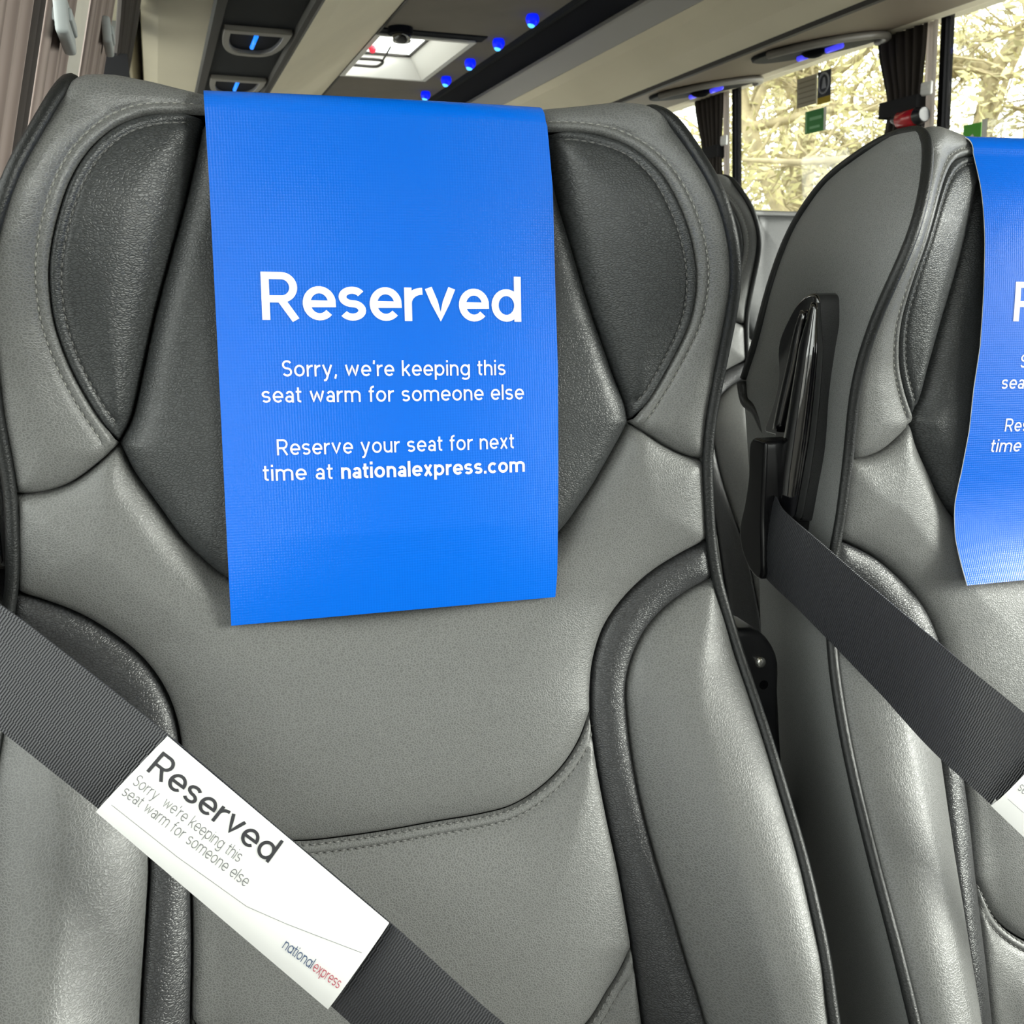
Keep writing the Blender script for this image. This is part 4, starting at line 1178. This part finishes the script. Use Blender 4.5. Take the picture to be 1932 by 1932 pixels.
# left side
curtain('curtain', xl, 1, .58, .955, -.2, .56, None, (1, .5), 7, M['curtain'], 'mauve striped curtain at the left edge behind the foreground seat', depth=.010, seed=5, base=.030)
curtain('curtain', xl, 1, .970, 1.02, -.2, .56, None, (1, .5), 2, M['curtain_d'], 'narrow dark strip standing for the gap beside the mauve curtain', depth=.010, seed=8, base=.03)  # dark cloth strip stands in for the darkness of a gap
curtain('curtain', xl, 1, 1.075, 1.270, -.2, .56, None, (1, .5), 4, M['curtain'], 'pale striped curtain with a grey clip left of the grey pillar', depth=.009, seed=7, base=.03, clip=(1.115, .245, M['clip']))
curtain('curtain', xl, 1, 1.475, 1.80, -.2, .57, None, (1, .5), 5, M['curtain'], 'pale striped curtain with a grey clip right of the grey pillar', depth=.009, seed=9, base=.03, clip=(1.655, .352, M['clip']))
curtain('curtain', xl, 1, 1.83, 2.62, -.2, .60, .40, (.55, .8), 7, M['curtain_d'], 'dark gathered curtain beside the beige rack end', depth=.010, seed=11, base=.03)

# ------------------------------------------------------------------ window stickers and hammer
def decal(name, y0, y1, z0, z1, mat, label, cat='sticker', off=.004):
    root = empty(name, (xr((z0+z1)/2)-off, (y0+y1)/2, zz(z0)))
    tag(root, label, cat, 'stickers on the right-hand windows')
    def P(y, z, d=0): return (xr(z)-off-d, y, zz(z))
    mb = MB(); mb.prism([P(y0, z0), P(y1, z0), P(y1, z1), P(y0, z1)], (-.0008, 0, 0))
    abs_child(mb.build('sheet', mat, None), root)
    return root, P
def strip(P, y0, y1, z0, z1, name, mat, root, d=.0014):
    mb = MB(); mb.add([P(y0, z0, d), P(y1, z0, d), P(y1, z1, d), P(y0, z1, d)], [(0, 1, 2, 3)])
    abs_child(mb.build(name, mat, None), root)
M['st_grey'] = plain('grey_sticker', (.36, .33, .25), .6, .3)
M['st_line'] = plain('sticker_print', (.22, .20, .15), .6, .3)
M['st_dark'] = plain('dark_blue_sticker', (.030, .032, .045), .5, .3)
M['st_ring'] = plain('grey_ring_print', (.28, .29, .33), .5, .3)
M['st_yel'] = plain('ochre_sticker_band', (.40, .28, .01), .5, .3)
M['st_grn'] = plain('green_sticker', (.04, .22, .05), .5, .3)
M['st_grn2'] = plain('bright_green_sticker', (.08, .42, .03), .5, .3)
M['st_pale'] = plain('pale_sticker_edge', (.72, .72, .66), .5, .3)
M['st_text'] = plain('pale_green_print', (.22, .48, .24), .5, .3)
r_, P_ = decal('notice_sticker', 2.921, 3.028, .583, .674, M['st_grey'], 'grey notice sticker with lines of print high on the window')
for k in range(5): strip(P_, 2.928, 3.020, .593+.016*k, .597+.016*k, 'print_line', M['st_line'], r_)
r_, P_ = decal('emblem_sticker', 2.847, 2.915, .577, .675, M['st_dark'], 'dark blue sticker with a round emblem and an ochre band')
strip(P_, 2.847, 2.915, .577, .597, 'ochre_band', M['st_yel'], r_)
strip(P_, 2.9165, 2.921, .577, .675, 'pale_margin', M['st_pale'], r_)
ring = [P_(2.881+.026*math.cos(a), .637+.030*math.sin(a), .002) for a in np.linspace(0, 2*math.pi, 25)[:-1]]
mb = MB(); mb.tube(ring, .0035, seg=6, closed=True); abs_child(mb.build('emblem_ring', M['st_ring'], None, smooth=True), r_)
fig = [(2.881-.005, .655), (2.881+.005, .655), (2.881+.008, .638), (2.881+.013, .622), (2.881-.013, .622), (2.881-.008, .638)]
mb = MB(); mb.add([P_(y, z, .0018) for y, z in fig], [tuple(range(6))]); abs_child(mb.build('emblem_figure', M['st_ring'], None), r_)
r_, P_ = decal('exit_sticker', 2.880, 2.980, .495, .565, M['st_grn'], 'dark green sticker below the grey notice on the window')
strip(P_, 2.969, 2.976, .500, .560, 'print_line', M['st_text'], r_); strip(P_, 2.89, 2.955, .534, .544, 'print_line', M['st_text'], r_); strip(P_, 2.90, 2.955, .508, .516, 'print_line', M['st_text'], r_)
strip(P_, 2.866, 2.880, .495, .565, 'pale_margin', M['st_pale'], r_)
r_, P_ = decal('arrow_sticker', 2.207, 2.270, .335, .424, M['st_grn2'], 'bright green sticker with a white arrow above the right blue sign')
ar = [(2.262, .345), (2.262, .382), (2.236, .398), (2.214, .372), (2.222, .364), (2.238, .383), (2.252, .374), (2.252, .345)]
mb = MB(); mb.add([P_(y, z, .0016) for y, z in ar], [tuple(range(8))]); abs_child(mb.build('arrow', M['st_pale'], None), r_)
strip(P_, 2.186, 2.205, .335, .430, 'pale_margin', M['st_pale'], r_)
hm = empty('emergency_hammer', (2.05, 2.44, zz(.44)))
tag(hm, 'red emergency hammer in a black holder on the curtain by the pillar', 'hammer')
mb = MB(); mb.tube([(2.045, 2.478, zz(.464)), (2.045, 2.470, zz(.464)), (2.045, 2.405, zz(.464)), (2.045, 2.396, zz(.464))], [.012, .023, .023, .014], seg=14)
abs_child(mb.build('head', M['red'], None, smooth=True), hm)
mb = MB(); mb.tube([(2.045, 2.400, zz(.464)), (2.045, 2.372, zz(.466))], [.025, .021], seg=12); mb.tube([(2.047, 2.505, zz(.470)), (2.047, 2.478, zz(.467))], [.010, .018], seg=12); mb.box((2.06, 2.40, zz(.435)), (2.075, 2.48, zz(.455)))
abs_child(mb.build('holder', M['plastic'], None, bevel=.003), hm)

# ------------------------------------------------------------------ outside
struct(MB().box((-40, -30, -1.0), (60, 60, -.95)).build('ground', M['ground']))
def make_tree(x, y, hgt, seed, leaf, label, nleaf=5200, spread=2.2, lsize=.048, low=.25):
    rnd = random.Random(seed)
    root = empty('tree', (x, y, -.95)); tag(root, label, 'tree', 'trees outside the windows')
    mb = MB(); tips = []
    def branch(p, d, ln, r, lev):
        pts = [p]; n = 5
        for i in range(n):
            d = (d+Vector((rnd.gauss(0, .22), rnd.gauss(0, .22), rnd.gauss(.04, .16)))).normalized()
            p = p+d*ln/n; pts.append(p)
        mb.tube(pts, [r*(1-.65*i/n) for i in range(n+1)], seg=5 if lev < 2 else 4, cap=False)
        if lev >= 2: tips.extend(pts[1:])
        if lev < 4:
            k = {0: 9, 1: 6, 2: 4, 3: 2}[lev]
            for _ in range(k):
                t = rnd.uniform(low if lev == 0 else .2, 1.0); q = pts[min(n, max(1, int(t*n)))]
                dd = (d*.4+Vector((rnd.gauss(0, 1), rnd.gauss(0, 1), rnd.gauss(.15, .6)))).normalized()
                branch(q, dd, ln*rnd.uniform(.38, .6) if lev else spread*rnd.uniform(.6, 1.1), r*.42, lev+1)
    branch(Vector((0, 0, 0)), Vector((rnd.gauss(0, .08), rnd.gauss(0, .08), 1)).normalized(), hgt, .11*hgt/6, 0)
    mb.build('branches', M['bark'], root, smooth=True)
    V = []; Fc = []
    for _ in range(nleaf):
        c = tips[rnd.randrange(len(tips))]+Vector((rnd.gauss(0, .16), rnd.gauss(0, .16), rnd.gauss(0, .16)))
        s = lsize*rnd.uniform(.5, 1.3)
        a = Vector((rnd.gauss(0, 1), rnd.gauss(0, 1), rnd.gauss(0, 1))).normalized(); b = a.orthogonal().normalized()
        k = len(V); n_ = a.cross(b)*.15*s
        V += [c-a*s, c+b*s*.45+n_, c+a*s, c-b*s*.45+n_]; Fc.append((k, k+1, k+2, k+3))
    lo = mesh_obj('foliage', V, Fc, leaf, root); lo['kind'] = 'stuff'
TREES = [(6.2, 8.6, 6.5, 'leaf_y', 'pale leafy tree in the middle of the stickered window'), (7.4, 9.9, 7, 'leaf_g', 'olive tree at the left of the stickered window'), (5.6, 6.9, 6, 'leaf_y', 'yellow-green tree behind the near dark curtain'),
         (7.0, 7.6, 7, 'leaf_g', 'tree seen right of the near pillar'), (5.4, 5.4, 6, 'leaf_y', 'bright tree above the right blue sign'), (8.6, 12.5, 8, 'leaf_y', 'farther tree left of the far curtain'), (9.0, 9.2, 8, 'leaf_y', 'tall tree farther off behind the stickered window'), (7.8, 5.6, 7, 'leaf_g', 'tree at the right end of the window view')]
for k, (x, y, h_, lf, lb) in enumerate(TREES):
    make_tree(x, y, h_, 40+k, M[lf], lb)
make_tree(-4.5, 9.0, 7, 61, M['leaf_y'], 'tree outside the left-hand windows, a yellow strip beside the curtain')
